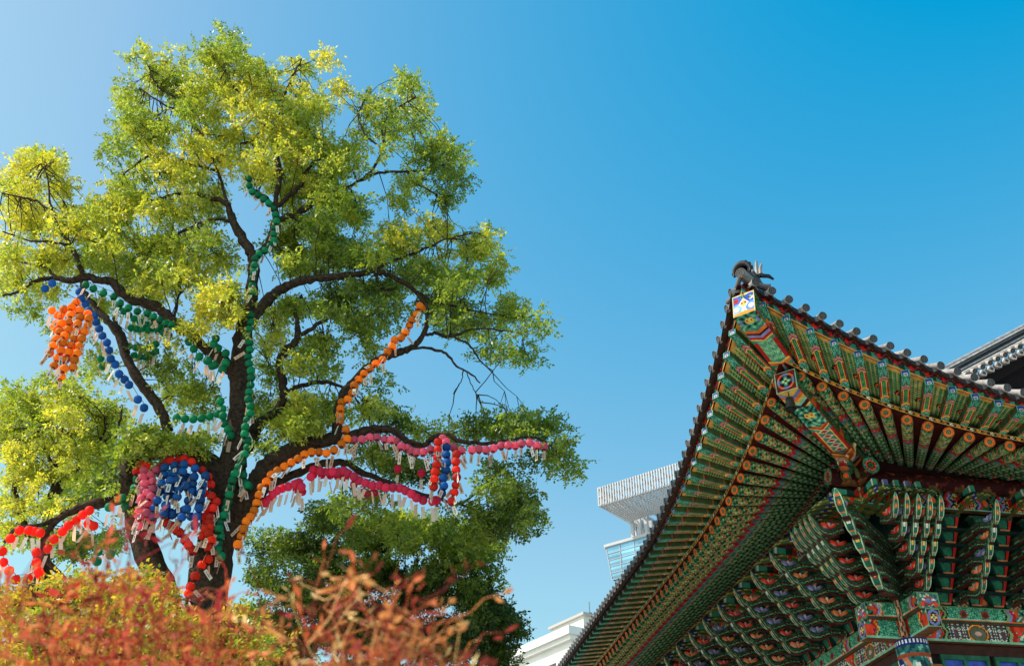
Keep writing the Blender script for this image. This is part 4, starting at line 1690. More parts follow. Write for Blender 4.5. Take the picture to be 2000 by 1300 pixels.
GRN, BLU, ORG, PNK, RD, YLW = (18, 152, 104), (40, 112, 186), (255, 156, 34), (246, 124, 152), (248, 62, 44), (252, 200, 60)
STRINGS = [
    ("green", GRN, -.5, along(13, (486, 350), (490, 372), (508, 384), (524, 396), (535, 412), (540, 432), (534, 452), (536, 468), (528, 480), (514, 492), (500, 500), (497, 520), (493, 548), (494, 570)),
     "green lantern on the high string curling round the upper trunk fork", "green lanterns at the upper fork"),
    ("green", GRN, -.65, along(14, (489, 615), (490, 634), (482, 654), (489, 676), (484, 700), (490, 722), (490, 748), (485, 776), (490, 800), (481, 825), (478, 850), (485, 866), (476, 892), (466, 912), (455, 934), (450, 956), (444, 982), (438, 1004), (428, 1029), (430, 1050), (424, 1068), (432, 1086)),
     "green lantern on the long string hanging straight down the main trunk", "green lanterns down the trunk"),
    ("green", GRN, -.5, C5((745, 290), (748, 325), (768, 345), (740, 310), (775, 350)), "green lantern in the short knot right of the trunk string", "green knot by the trunk"),
    ("green", GRN, -.5, C2((410, 703), (447, 720), (495, 740), (545, 758), (575, 790), (615, 812), (658, 828), (705, 838), (735, 855), (765, 870), (795, 885), (820, 893)), "green lantern on the string under the upper left bough", "green lanterns under the left bough"),
    ("green", GRN, -.5, C2((905, 975), (928, 1008), (955, 1045), (992, 1065), (1015, 1090)) + C3((40, 770), (60, 790), (95, 812), (95, 855), (45, 865), (80, 885), (15, 845), (50, 745)), "green lantern in the bunch where the left bough meets the trunk", "green bunch left of the trunk"),
    ("green", GRN, -.4, C3((70, 1030), (80, 1065), (82, 1095), (88, 1130), (105, 1157), (118, 1185)) + along(14, (345, 816), (375, 818), (400, 815), (425, 808)), "green lantern on the low swag left of the trunk", "green swag left of the trunk"),
    ("blue", BLU, -.5, C2((215, 720), (250, 695), (380, 735), (388, 765), (410, 795), (425, 825), (450, 850), (460, 880), (475, 912), (490, 945), (512, 978), (522, 1015), (530, 1055), (552, 1083), (570, 1128), (597, 1155), (618, 1180), (660, 1250), (690, 1290)), "blue lantern on the string running down the far left limb", "blue lanterns on the left limb"),
    ("orange", ORG, -1.6, C2((305, 820), (295, 853), (292, 887), (285, 925), (272, 960), (256, 992), (238, 1028)) + C2((343, 808), (340, 845), (332, 877), (326, 915), (310, 945), (302, 980), (292, 1015), (275, 1052), (258, 1088)) + C2((365, 785), (380, 825), (385, 857), (373, 888), (370, 922), (357, 955), (340, 990), (328, 1025), (313, 1060), (308, 1102), (292, 1140)) + C2((425, 862), (420, 893), (405, 925), (392, 958), (383, 993), (370, 1028), (356, 1062), (350, 1097)),
     "orange lantern in the thick hanging cluster at the far left", "orange cluster at the far left"),
    ("pink", PNK, -.8, C5((220, 265), (215, 300), (222, 335), (220, 370), (208, 415), (212, 450), (205, 475), (198, 510), (190, 558), (285, 262), (255, 290), (265, 325), (268, 365), (256, 405), (240, 445), (232, 490), (240, 300), (236, 385)), "pink lantern in the curtain left of the blue curtain", "pink curtain"),
    ("blue", BLU, -.85, C5((330, 250), (325, 290), (312, 335), (300, 380), (290, 425), (275, 465), (268, 510), (365, 280), (360, 320), (350, 365), (343, 403), (335, 450), (325, 495), (380, 240), (388, 282), (390, 320), (405, 365), (395, 405), (372, 500), (432, 235), (425, 275), (420, 318), (440, 345), (490, 255), (485, 300), (478, 335), (470, 378), (455, 425), (445, 470), (420, 512), (545, 295), (530, 340), (522, 382), (520, 420), (512, 465), (498, 510), (488, 555)),
     "blue lantern in the wide curtain left of the main trunk", "blue curtain"),
    ("red", RD, -.75, C5((180, 270), (200, 235), (230, 245), (310, 250), (340, 222), (365, 215), (405, 210), (432, 205), (470, 222), (528, 265), (560, 300), (573, 340), (577, 400), (602, 430), (585, 465), (565, 515)), "red lantern on the arch above the blue curtain", "red arch over the blue curtain"),
    ("red", (240, 60, 24), -.8, C5((562, 545), (545, 575), (568, 570), (563, 600), (525, 610), (577, 635), (562, 675), (560, 735), (525, 765), (490, 825), (465, 880), (455, 915)), "red lantern on the string hanging down the trunk's left side", "red lanterns down the trunk"),
    ("red", RD, -.6, C5((340, 545), (370, 560), (390, 580), (410, 595), (435, 635), (455, 660), (480, 690)), "red lantern on the short swag below the blue curtain", "red swag below the curtain"),
    ("red", RD, -.7, C4((405, 595), (375, 615), (345, 640), (310, 662), (283, 690), (245, 725), (218, 768), (165, 830), (175, 870), (182, 885), (127, 905), (72, 908), (42, 868), (15, 830), (10, 780), (48, 722), (88, 685), (130, 685), (155, 690), (182, 697), (425, 665), (400, 655), (165, 785)), "red lantern on the loop round the lowest left limb", "red loop at the lower left"),
    ("green", GRN, -.5, C4((445, 780), (440, 825), (500, 795), (495, 580), (555, 540), (565, 575), (610, 495), (622, 452)), "green lantern scattered left of the pink curtain", "green lanterns left of the pink curtain"),
    ("orange", ORG, -.5, C3((985, 610), (975, 598), (962, 635), (940, 660), (928, 685), (908, 718), (890, 742), (860, 752), (850, 780), (828, 805), (806, 840), (775, 858), (748, 880), (722, 905), (698, 930), (677, 957), (668, 992), (649, 1020), (620, 1033), (615, 1062), (613, 1092), (612, 1120), (640, 1157), (645, 1200), (620, 1223)), "orange lantern on the string climbing the rising right bough", "orange string on the rising bough"),
    ("orange", ORG, -.6, C6((567, 203), (523, 238), (478, 255), (435, 250), (390, 250), (347, 265), (310, 290), (270, 312), (228, 337), (187, 358), (152, 385), (122, 425), (92, 460), (78, 503), (65, 548), (50, 595)) + C5((783, 512), (762, 535), (747, 575), (735, 612), (716, 658)), "orange lantern on the string along the low right bough down to the trunk", "orange string on the low bough"),
    ("pink", PNK, -.5, C6((643, 177), (687, 175), (734, 163), (777, 163), (822, 175), (860, 175), (890, 187), (920, 215), (957, 225), (980, 243), (1012, 250), (1050, 250), (1095, 235), (1165, 170), (1185, 190), (1230, 222), (1278, 240), (1340, 237), (1380, 232), (1422, 237), (1466, 228), (1510, 212), (1555, 208), (1595, 212), (1632, 200), (1680, 195), (1722, 210), (1765, 215)), "pink lantern on the string along the long right bough", "pink string on the long right bough"),
    ("red", RD, -.8, C6((1138, 190), (1137, 235), (1132, 280), (1130, 325), (1120, 367), (1117, 412), (1112, 455)), "red lantern on the left strand of the red and blue tassel", "left red strand"),
    ("blue", (30, 110, 190), -.8, C6((1188, 222), (1187, 265), (1190, 312), (1187, 357), (1170, 403), (1173, 450), (1160, 492)), "blue lantern on the middle strand of the red and blue tassel", "blue strand of the tassel"),
    ("red", RD, -.8, C6((1248, 262), (1243, 307), (1245, 355), (1248, 400), (1243, 445), (1235, 488), (1218, 540)), "red lantern on the right strand of the red and blue tassel", "right red strand"),
    ("pink", (226, 66, 106), -.4, C6((115, 550), (140, 528), (160, 500), (185, 478), (215, 465), (252, 455), (290, 440), (315, 430), (330, 455), (385, 395), (400, 355), (440, 362), (480, 365), (515, 365), (550, 368), (580, 360), (605, 375), (640, 395), (672, 418), (708, 432), (750, 447), (790, 447), (828, 460), (870, 460), (910, 463), (945, 478), (980, 497), (1010, 520), (1050, 535), (1105, 540), (1130, 535)), "deep pink lantern on the lower string under the right boughs", "deep pink lower string"),
    ("yellow", YLW, -.6, C5((800, 1150), (833, 1140), (862, 1140), (170, 1170), (185, 1200)), "yellow orange lantern low among the leaves", "low yellow lanterns"),
]
_er = np.random.default_rng(77)


def fill(n, x0, x1, y0, y1, taper=0.0):
    out = []
    for i in range(n):
        f = _er.random()
        y = y0 + (y1 - y0) * f
        out.append((x0 + (x1 - x0) * _er.random() * (1 - taper * f) + (x1 - x0) * taper * f * .5, y))
    return out


EXTRA = [
    (BLU, -.62, fill(30, 308, 396, 915, 1020, .15)),
    (PNK, -.62, fill(16, 268, 306, 925, 1020)),
    (ORG, -1.35, fill(20, 98, 176, 600, 700, .45)),
    (RD, -.6, fill(8, 398, 418, 960, 1020)),
    (GRN, .2, along(11, (256, 640), (285, 645), (312, 638)) + along(11, (252, 676), (280, 680), (304, 672)) + along(11, (262, 694), (285, 698), (304, 686)) + along(10, (197, 700), (200, 716)) + along(12, (232, 600), (262, 622), (300, 640), (330, 655))),
    ((214, 44, 92), .0, C6((690, 490), (720, 495), (760, 490), (400, 385), (450, 385), (500, 388), (545, 395), (590, 400), (320, 470), (335, 485), (900, 350), (1040, 375), (640, 440), (310, 450), (300, 470))),
]
LAN_PX = np.array([p for s in STRINGS for p in s[3]])


def seg_dist(X_, Y_, S_):
    d = np.full(X_.shape, 1e9)
    for (x, y, w) in S_:
        d = np.minimum(d, np.hypot(X_ - x, Y_ - y) - w * .5)
    return d


# --- the great tree
big_root_p = PX(392, 1180, TREE_Y)
big = empty("lantern_tree", (big_root_p[0] - .25, TREE_Y, 0))
tag(big, "huge old dark-limbed tree with yellow green leaves, hung with paper lanterns", "tree")
T1 = Tree(TREE_Y, 5)
ground_px = None
base = np.array([big_root_p[0] - .25, TREE_Y, 0.0])
tr0 = PX(385, 1330, TREE_Y)
T1.wood.tube([base + (0, 0, -.1), base + (0, 0, .5), base * .6 + tr0 * .4, tr0, PX(394, 1240, TREE_Y)], [.85, .62, .46, .40, .38], 14)
limbs = [
    [(391, 1250, 74), (400, 1180, 70), (420, 1080, 66), (436, 990, 62), (450, 930, 54), (462, 860, 43), (468, 780, 37), (469, 700, 33), (478, 640, 28), (491, 580, 22), (496, 520, 20), (490, 492, 18), (470, 462, 16), (452, 425, 14), (440, 396, 10), (405, 385, 8, .3), (360, 378, 6, .5), (310, 388, 4, .6), (255, 402, 3, .8)],
    [(452, 432, 8), (425, 428, 7, .1), (390, 437, 6, .2), (350, 455, 5, .3), (310, 478, 4, .4), (280, 502, 3, .5)],
    [(384, 440, 4), (396, 465, 4, .2), (408, 500, 3, .3)],
    [(494, 512, 15), (508, 492, 13), (525, 470, 13), (537, 436, 12), (536, 408, 11), (515, 385, 9, -.1), (492, 370, 6, -.1), (480, 345, 4, 0)],
    [(536, 408, 10), (563, 385, 9, .2), (588, 362, 8, .4), (600, 330, 6, .5), (640, 305, 5, .8), (690, 290, 4, 1)],
    [(537, 432, 11), (575, 420, 12, .2), (605, 402, 10, .4), (632, 385, 7, .5), (690, 360, 6, .6), (740, 338, 5, .6), (790, 335, 4.5, .6), (842, 330, 4, .6), (880, 318, 2.5, .6)],
    [(535, 405, 9), (545, 350, 10, .4), (538, 300, 9, .5), (528, 262, 8, .6), (550, 215, 5, .7), (566, 160, 4, .8), (590, 115, 2.5, .9)],
    [(528, 262, 6, .6), (490, 210, 5, .5), (450, 160, 4, .5), (430, 105, 2.5, .5)],
    [(528, 262, 6, .6), (505, 262, 5, .5), (490, 275, 4, .4), (470, 280, 3, .4)],
    [(690, 360, 5, .6), (725, 335, 5, .5), (748, 290, 5, .4), (747, 245, 4, .4), (775, 212, 3.5, .4), (812, 190, 2.5, .4)],
    [(748, 290, 4, .4), (715, 265, 3.5, .5), (700, 225, 3, .5), (715, 190, 2, .5)],
    [(795, 335, 4, .6), (805, 355, 3.5, .6), (840, 372, 3, .6), (870, 395, 2, .6)],
    [(445, 400, 8), (430, 345, 6, .3), (398, 275, 5.5, .5), (362, 218, 5, .5), (338, 190, 4, .5), (305, 165, 3, .5), (290, 130, 2, .5)],
    [(362, 218, 4, .5), (320, 205, 3.5, .4), (272, 172, 2.5, .4)],
    [(425, 335, 5, .3), (370, 318, 4.5, .3), (306, 299, 4, .3), (258, 328, 3, .3), (235, 345, 2, .3)],
    [(330, 308, 3.5, .3), (315, 325, 3, .3), (310, 345, 2.5, .3)],
    # left limbs
    [(330, 1230, 52), (318, 1150, 48), (283, 1070, 44), (262, 985, 40), (254, 930, 38), (262, 898, 30), (300, 884, 26), (345, 876, 27), (388, 892, 34), (425, 925, 46), (440, 960, 40)],
    [(318, 880, 24, .2), (326, 845, 20, .1), (320, 815, 18), (300, 780, 18), (270, 740, 17), (248, 698, 16), (230, 655, 12), (205, 620, 12), (180, 590, 9), (162, 565, 8), (158, 548, 6)],
    [(246, 692, 13), (240, 662, 13, .2), (230, 640, 10, .3), (222, 622, 6, .4)],
    [(462, 735, 26), (438, 705, 20), (408, 686, 18), (380, 660, 18), (338, 625, 20), (302, 598, 18), (261, 586, 17), (234, 568, 17), (220, 551, 14), (192, 545, 13), (163, 541, 13), (135, 549, 11), (110, 543, 9), (73, 547, 7), (41, 568, 5), (5, 578, 4)],
    [(163, 541, 10), (157, 520, 10, -.1), (147, 495, 9, -.2), (139, 478, 7, -.3), (120, 455, 5, -.3), (110, 433, 5, -.3), (86, 402, 4, -.3), (58, 388, 3.5, -.3), (5, 378, 2.5, -.3)],
    [(110, 433, 4, -.3), (98, 395, 3.5, -.3), (92, 345, 2.5, -.3), (80, 320, 2, -.3)],
    [(110, 543, 6), (85, 520, 5, .2), (50, 514, 4, .3), (0, 516, 3, .4)],
    [(139, 480, 5, -.3), (100, 472, 4.5, -.4), (60, 470, 3.5, -.4), (5, 452, 2.5, -.5)],
    [(338, 625, 7, .0), (345, 600, 5, .3), (350, 575, 4, .5), (372, 555, 3, .6)],
    # centre right limbs
    [(474, 655, 24), (490, 626, 22), (515, 595, 20), (540, 571, 19), (575, 553, 17), (615, 545, 14), (660, 540, 13), (700, 535, 12), (732, 529, 11), (762, 538, 9), (800, 560, 8), (825, 585, 7), (834, 605, 7), (832, 640, 7)],
    [(732, 530, 8), (740, 555, 6, .1), (756, 566, 5, .1), (775, 560, 3.5, .2)],
    [(732, 528, 7), (770, 508, 6, .3), (820, 490, 5, .5), (870, 468, 3.5, .6), (925, 455, 2.5, .7)],
    [(800, 560, 6), (850, 588, 5, .3), (900, 600, 4, .4), (950, 612, 3, .5), (1010, 622, 2, .6)],
    [(478, 880, 26, .5), (505, 832, 22, .5), (540, 803, 17, .5), (553, 775, 15, .4), (551, 740, 14, .3), (545, 705, 14, .2), (560, 683, 13, .2), (580, 662, 13, .2), (580, 625, 8, .2), (575, 596, 6, .3), (590, 575, 4, .4)],
    [(580, 660, 10, .2), (610, 640, 8, .3), (650, 615, 7, .4), (690, 628, 4.5, .5), (706, 655, 3.5, .5)],
    [(556, 766, 10, .4), (590, 752, 8, .3), (640, 745, 7, .3), (672, 756, 5, .4), (700, 745, 3, .5)],
    # low right boughs
    [(430, 1030, 56, .1), (470, 985, 54), (500, 952, 48), (522, 918, 42), (550, 893, 34), (585, 874, 28), (620, 863, 26), (655, 856, 24), (690, 850, 20), (730, 838, 16), (770, 841, 13), (797, 862, 12), (828, 869, 11), (848, 852, 10), (875, 848, 9), (900, 860, 8), (950, 866, 7), (1000, 858, 5), (1040, 853, 4), (1070, 866, 2.5), (1095, 890, 2)],
    [(655, 855, 20), (660, 815, 18), (668, 780, 18), (686, 752, 17), (707, 728, 16), (737, 704, 15), (770, 690, 15), (800, 681, 12), (822, 662, 10), (833, 638, 8)],
    [(826, 656, 7), (850, 650, 6.5, .1), (880, 656, 6, .2), (930, 642, 4, .3), (985, 645, 3, .4), (1030, 655, 2, .4)],
    [(880, 655, 4, .2), (915, 672, 4, .2), (935, 700, 3, .2), (960, 725, 2, .2)],
    [(800, 680, 6), (842, 680, 5.5, -.1), (872, 692, 5, -.1), (892, 715, 4.5, -.1), (920, 730, 3.5, -.1), (938, 748, 2.5, -.1)],
    [(905, 722, 2.6, -.1), (900, 745, 2.2, -.1), (885, 768, 1.6, -.1)],
    [(912, 728, 2.4, -.1), (925, 760, 2, -.1), (940, 785, 1.5, -.1)],
    [(500, 955, 20, .3), (560, 932, 16, .4), (620, 908, 14, .4), (672, 903, 12, .4), (712, 925, 11, .4), (770, 946, 10, .4), (820, 965, 8, .4), (862, 975, 7, .4), (895, 983, 5, .4), (945, 950, 4.5, .5), (985, 908, 3, .6)],
    [(895, 983, 5, .4), (935, 1000, 4.5, .4), (975, 1020, 3.5, .5), (1015, 1035, 2.5, .5)],
    [(945, 950, 3.5, .5), (980, 955, 3, .5), (1020, 985, 2, .5)],
    [(668, 905, 5, .4), (668, 955, 4.5, .5), (676, 988, 4, .5), (690, 1008, 3, .5)],
    # low left limb
    [(262, 968, 22, .2), (200, 980, 18), (160, 990, 15), (122, 1008, 13), (92, 1038, 11), (80, 1072, 10), (100, 1105, 9), (128, 1130, 8)],
    [(118, 1010, 9), (75, 1024, 8, -.1), (30, 1036, 7, -.2), (8, 1060, 5, -.2)],
    [(440, 1010, 20), (400, 1062, 14, -.3), (380, 1070, 10, -.3), (360, 1050, 9, -.3), (345, 1030, 6, -.3)],
]
for l in limbs:
    T1.limb(l, k=14 if l[0][2] > 30 else 9)
WPX = np.array(T1.px)
big_w = WPX[WPX[:, 2] > 9]


def block1(X_, Y_, dy):
    """Room for the limbs and lanterns the photograph leaves uncovered."""
    front = dy < .25
    d = seg_dist(X_, Y_, big_w[::2])
    hide = (np.hypot((X_ - 420) / 80, (Y_ - 605) / 62) < 1) | (np.hypot((X_ - 320) / 118, (Y_ - 862) / 30) < 1)
    ln = np.full(X_.shape, 1e9)
    for (x, y) in LAN_PX:
        ln = np.minimum(ln, np.hypot(X_ - x, (Y_ - y - 8) * .75))
    r_ = np.modf(np.abs(np.sin(X_ * 12.99 + Y_ * 78.2) * 43758.5))[0]
    return ((front & (d < 7) & ~hide & (r_ < .92)) | ((dy < -.2) & (ln < 24) & (r_ < .95)))


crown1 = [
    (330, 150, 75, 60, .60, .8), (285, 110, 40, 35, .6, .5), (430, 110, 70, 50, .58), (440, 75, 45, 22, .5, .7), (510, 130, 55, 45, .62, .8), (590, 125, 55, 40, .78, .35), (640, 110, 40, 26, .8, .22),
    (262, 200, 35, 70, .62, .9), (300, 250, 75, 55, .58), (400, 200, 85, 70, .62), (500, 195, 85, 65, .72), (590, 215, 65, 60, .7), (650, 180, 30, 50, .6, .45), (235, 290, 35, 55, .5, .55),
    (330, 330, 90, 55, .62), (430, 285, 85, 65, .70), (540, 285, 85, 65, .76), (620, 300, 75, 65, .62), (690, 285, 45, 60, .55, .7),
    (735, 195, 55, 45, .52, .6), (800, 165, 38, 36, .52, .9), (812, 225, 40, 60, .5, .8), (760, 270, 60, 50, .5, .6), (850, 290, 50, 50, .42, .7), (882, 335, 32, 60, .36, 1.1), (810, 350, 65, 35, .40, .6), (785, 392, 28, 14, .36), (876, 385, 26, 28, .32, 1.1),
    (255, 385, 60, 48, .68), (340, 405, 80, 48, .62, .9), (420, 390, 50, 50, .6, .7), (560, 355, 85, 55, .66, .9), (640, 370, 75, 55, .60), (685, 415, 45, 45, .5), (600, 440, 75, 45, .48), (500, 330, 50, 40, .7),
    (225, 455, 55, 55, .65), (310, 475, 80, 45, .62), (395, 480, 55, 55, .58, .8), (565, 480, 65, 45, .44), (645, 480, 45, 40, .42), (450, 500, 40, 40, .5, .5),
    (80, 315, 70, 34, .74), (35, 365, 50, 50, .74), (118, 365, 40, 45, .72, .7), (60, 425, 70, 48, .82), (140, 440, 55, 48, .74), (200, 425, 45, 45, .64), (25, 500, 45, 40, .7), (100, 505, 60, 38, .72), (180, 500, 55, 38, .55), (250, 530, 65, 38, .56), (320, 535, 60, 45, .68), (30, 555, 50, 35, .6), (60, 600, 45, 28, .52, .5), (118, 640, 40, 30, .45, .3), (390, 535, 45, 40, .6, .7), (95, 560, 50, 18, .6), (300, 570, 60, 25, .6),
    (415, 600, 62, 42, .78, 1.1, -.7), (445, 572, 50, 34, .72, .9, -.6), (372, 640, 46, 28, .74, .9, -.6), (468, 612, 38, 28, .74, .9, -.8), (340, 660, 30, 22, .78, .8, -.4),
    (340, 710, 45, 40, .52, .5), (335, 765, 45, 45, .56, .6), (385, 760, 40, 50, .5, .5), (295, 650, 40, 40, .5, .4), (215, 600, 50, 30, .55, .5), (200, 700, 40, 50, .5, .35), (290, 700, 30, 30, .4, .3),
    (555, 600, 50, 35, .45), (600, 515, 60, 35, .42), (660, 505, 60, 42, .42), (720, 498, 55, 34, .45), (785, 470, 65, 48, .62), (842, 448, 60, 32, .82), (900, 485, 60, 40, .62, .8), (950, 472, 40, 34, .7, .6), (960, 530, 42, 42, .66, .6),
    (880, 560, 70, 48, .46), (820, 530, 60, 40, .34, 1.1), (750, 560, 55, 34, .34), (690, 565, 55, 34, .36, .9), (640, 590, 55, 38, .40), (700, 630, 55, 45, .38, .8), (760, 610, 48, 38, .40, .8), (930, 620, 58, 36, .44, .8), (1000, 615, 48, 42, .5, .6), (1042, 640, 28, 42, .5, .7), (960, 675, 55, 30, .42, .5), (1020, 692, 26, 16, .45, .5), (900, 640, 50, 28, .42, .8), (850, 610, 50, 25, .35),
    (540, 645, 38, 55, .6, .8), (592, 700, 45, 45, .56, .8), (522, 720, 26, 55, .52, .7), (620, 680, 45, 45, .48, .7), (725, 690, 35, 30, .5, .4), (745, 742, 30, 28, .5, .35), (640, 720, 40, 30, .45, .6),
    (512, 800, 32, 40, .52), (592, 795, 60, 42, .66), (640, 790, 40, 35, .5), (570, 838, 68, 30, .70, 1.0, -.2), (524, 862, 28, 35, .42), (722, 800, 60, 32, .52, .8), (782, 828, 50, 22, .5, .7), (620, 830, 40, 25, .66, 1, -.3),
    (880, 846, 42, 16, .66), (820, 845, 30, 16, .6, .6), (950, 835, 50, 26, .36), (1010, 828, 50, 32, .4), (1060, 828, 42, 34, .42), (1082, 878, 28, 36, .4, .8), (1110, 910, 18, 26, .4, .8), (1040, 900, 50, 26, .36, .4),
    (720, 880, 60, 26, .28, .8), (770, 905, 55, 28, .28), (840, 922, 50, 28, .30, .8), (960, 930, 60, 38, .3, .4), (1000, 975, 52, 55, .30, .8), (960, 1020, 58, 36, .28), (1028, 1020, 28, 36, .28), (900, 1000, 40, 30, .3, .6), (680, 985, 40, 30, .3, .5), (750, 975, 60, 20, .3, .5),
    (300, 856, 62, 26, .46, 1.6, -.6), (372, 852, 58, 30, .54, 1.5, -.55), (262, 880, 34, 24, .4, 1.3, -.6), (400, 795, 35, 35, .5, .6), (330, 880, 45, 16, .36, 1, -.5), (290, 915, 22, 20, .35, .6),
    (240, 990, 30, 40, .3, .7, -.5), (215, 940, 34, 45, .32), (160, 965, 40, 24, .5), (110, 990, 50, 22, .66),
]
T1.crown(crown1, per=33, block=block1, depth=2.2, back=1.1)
T1.finish(big)


def simple_tree(name, Y, seed, trunk, limbs_, blobs, label, per=12, dens=1.0, depth=2.6, back=.6, size=1.0, group=None, block=None, yel=None):
    t = Tree(Y, seed)
    if yel is not None:
        t.yel = np.array(yel)
    p = PX(trunk[0][0], trunk[0][1], Y)
    root = empty(name, (p[0], Y, 0))
    t.wood.tube([(p[0], Y, -.1), (p[0] + .05, Y, p[2] * .5), p], [trunk[0][2] * 1.3 * Y / FPX * .6, trunk[0][2] * 1.1 * Y / FPX * .6, trunk[0][2] * Y / FPX * .6], 10)
    t.limb(trunk, 10)
    for l in limbs_:
        t.limb(l)
    t.crown([(*b_[:5], (b_[5] if len(b_) > 5 else 1.0) * dens) for b_ in blobs], per=per, depth=depth, back=back, size=size, block=block)
    t.finish(root)
    tag(root, label, "tree", group)
    return root


simple_tree("dark_green_tree", 24.0, 21, [(760, 1400, 34), (765, 1300, 30), (775, 1220, 24), (800, 1150, 16), (815, 1090, 8)],
            [[(770, 1260, 16), (700, 1190, 12), (640, 1130, 8), (590, 1080, 4)], [(780, 1210, 14), (850, 1160, 10), (900, 1110, 6), (930, 1080, 3)], [(770, 1270, 12), (860, 1230, 9), (940, 1200, 5), (985, 1215, 3)], [(700, 1190, 8), (650, 1210, 7), (560, 1180, 4), (520, 1130, 3)], [(800, 1150, 9), (760, 1090, 6), (720, 1040, 3)], [(850, 1160, 6), (880, 1090, 4), (870, 1040, 3)]],
            [(560, 1050, 60, 45, 0.21, .7), (640, 1010, 60, 36, 0.21, .7), (620, 1085, 75, 52, 0.19), (720, 1040, 65, 46, 0.40), (790, 1035, 75, 52, 0.51), (860, 1040, 65, 45, 0.43), (900, 1085, 75, 52, 0.33), (942, 1068, 48, 46, 0.39, .8), (520, 1120, 45, 46, 0.21, .6), (600, 1165, 85, 52, 0.17), (720, 1125, 85, 52, 0.23), (820, 1145, 85, 55, 0.23), (920, 1165, 58, 55, 0.20), (965, 1120, 26, 30, 0.30, .5), (962, 1205, 45, 45, 0.13), (988, 1225, 24, 40, 0.13), (700, 1225, 115, 60, 0.15), (850, 1245, 115, 55, 0.11), (962, 1278, 45, 38, 0.11), (560, 1330, 95, 55, .15), (700, 1335, 115, 55, .12), (850, 1340, 115, 55, .10), (960, 1350, 70, 50, .10), (560, 1245, 75, 55, 0.21), (500, 1200, 45, 46, 0.29, .7), (500, 1060, 28, 40, 0.25, .4)],
            "dense dark green tree behind the lower right of the lantern tree", per=42, dens=1.35)
simple_tree("light_green_tree", 23.0, 33, [(60, 1400, 40), (70, 1200, 34), (90, 1050, 24), (110, 930, 14), (120, 860, 6)],
            [[(80, 1100, 14), (40, 1000, 10), (20, 900, 6), (10, 840, 3)], [(100, 980, 10), (160, 910, 7), (200, 850, 4), (205, 815, 3)], [(110, 930, 8), (80, 860, 5), (60, 800, 3)], [(190, 870, 4), (215, 855, 4), (235, 850, 3)], [(220, 850, 4), (232, 830, 4), (238, 800, 3)]],
            [(60, 800, 75, 46, .60), (25, 770, 25, 20, .55, .8), (150, 790, 66, 60, .64, .9), (205, 815, 46, 50, .56, .8), (40, 868, 58, 46, .64), (120, 868, 76, 46, .70), (190, 880, 45, 55, .52), (60, 928, 58, 40, .74), (145, 930, 58, 38, .60), (225, 900, 25, 60, .30, .6), (30, 980, 38, 30, .7), (10, 830, 30, 70, .6), (100, 740, 70, 20, .55, .4), (175, 730, 40, 25, .5, .4), (20, 1040, 40, 40, .6, .7), (90, 1060, 40, 40, .5, .5), (150, 1060, 60, 40, .3, .6), (215, 1040, 30, 40, .4, .6)],
            "sunlit light green tree filling the left edge behind the red lantern loop", per=32, dens=1.45)
def low_gap(X_, Y_, dy):
    return (np.hypot((X_ - 395) / 55, (Y_ - 1150) / 60) < 1)


simple_tree("yellowing_tree", 14.0, 44, [(230, 1500, 34), (230, 1400, 30), (235, 1330, 20), (240, 1260, 10)],
            [[(232, 1400, 18), (160, 1300, 12), (100, 1210, 6), (60, 1150, 3)], [(235, 1360, 16), (320, 1280, 10), (380, 1220, 6), (430, 1190, 3)], [(235, 1330, 12), (200, 1240, 7), (160, 1160, 4)], [(240, 1300, 8), (280, 1220, 6), (300, 1160, 3)]],
            [(40, 1180, 55, 36, .70), (150, 1160, 75, 36, .70), (250, 1150, 70, 36, .70), (325, 1175, 60, 36, .70), (420, 1205, 55, 35, .70), (100, 1205, 105, 52, .70), (250, 1215, 95, 52, .70), (375, 1240, 85, 50, .70), (475, 1260, 65, 42, .70), (60, 1275, 85, 42, .70), (210, 1290, 85, 42, .70), (340, 1300, 75, 40, .70), (460, 1300, 70, 36, .8)],
            "low golden yellow tree behind the reddish twigs at the lower left", per=26, depth=1.6, size=.85, block=low_gap, yel=(.68, .36, .06))

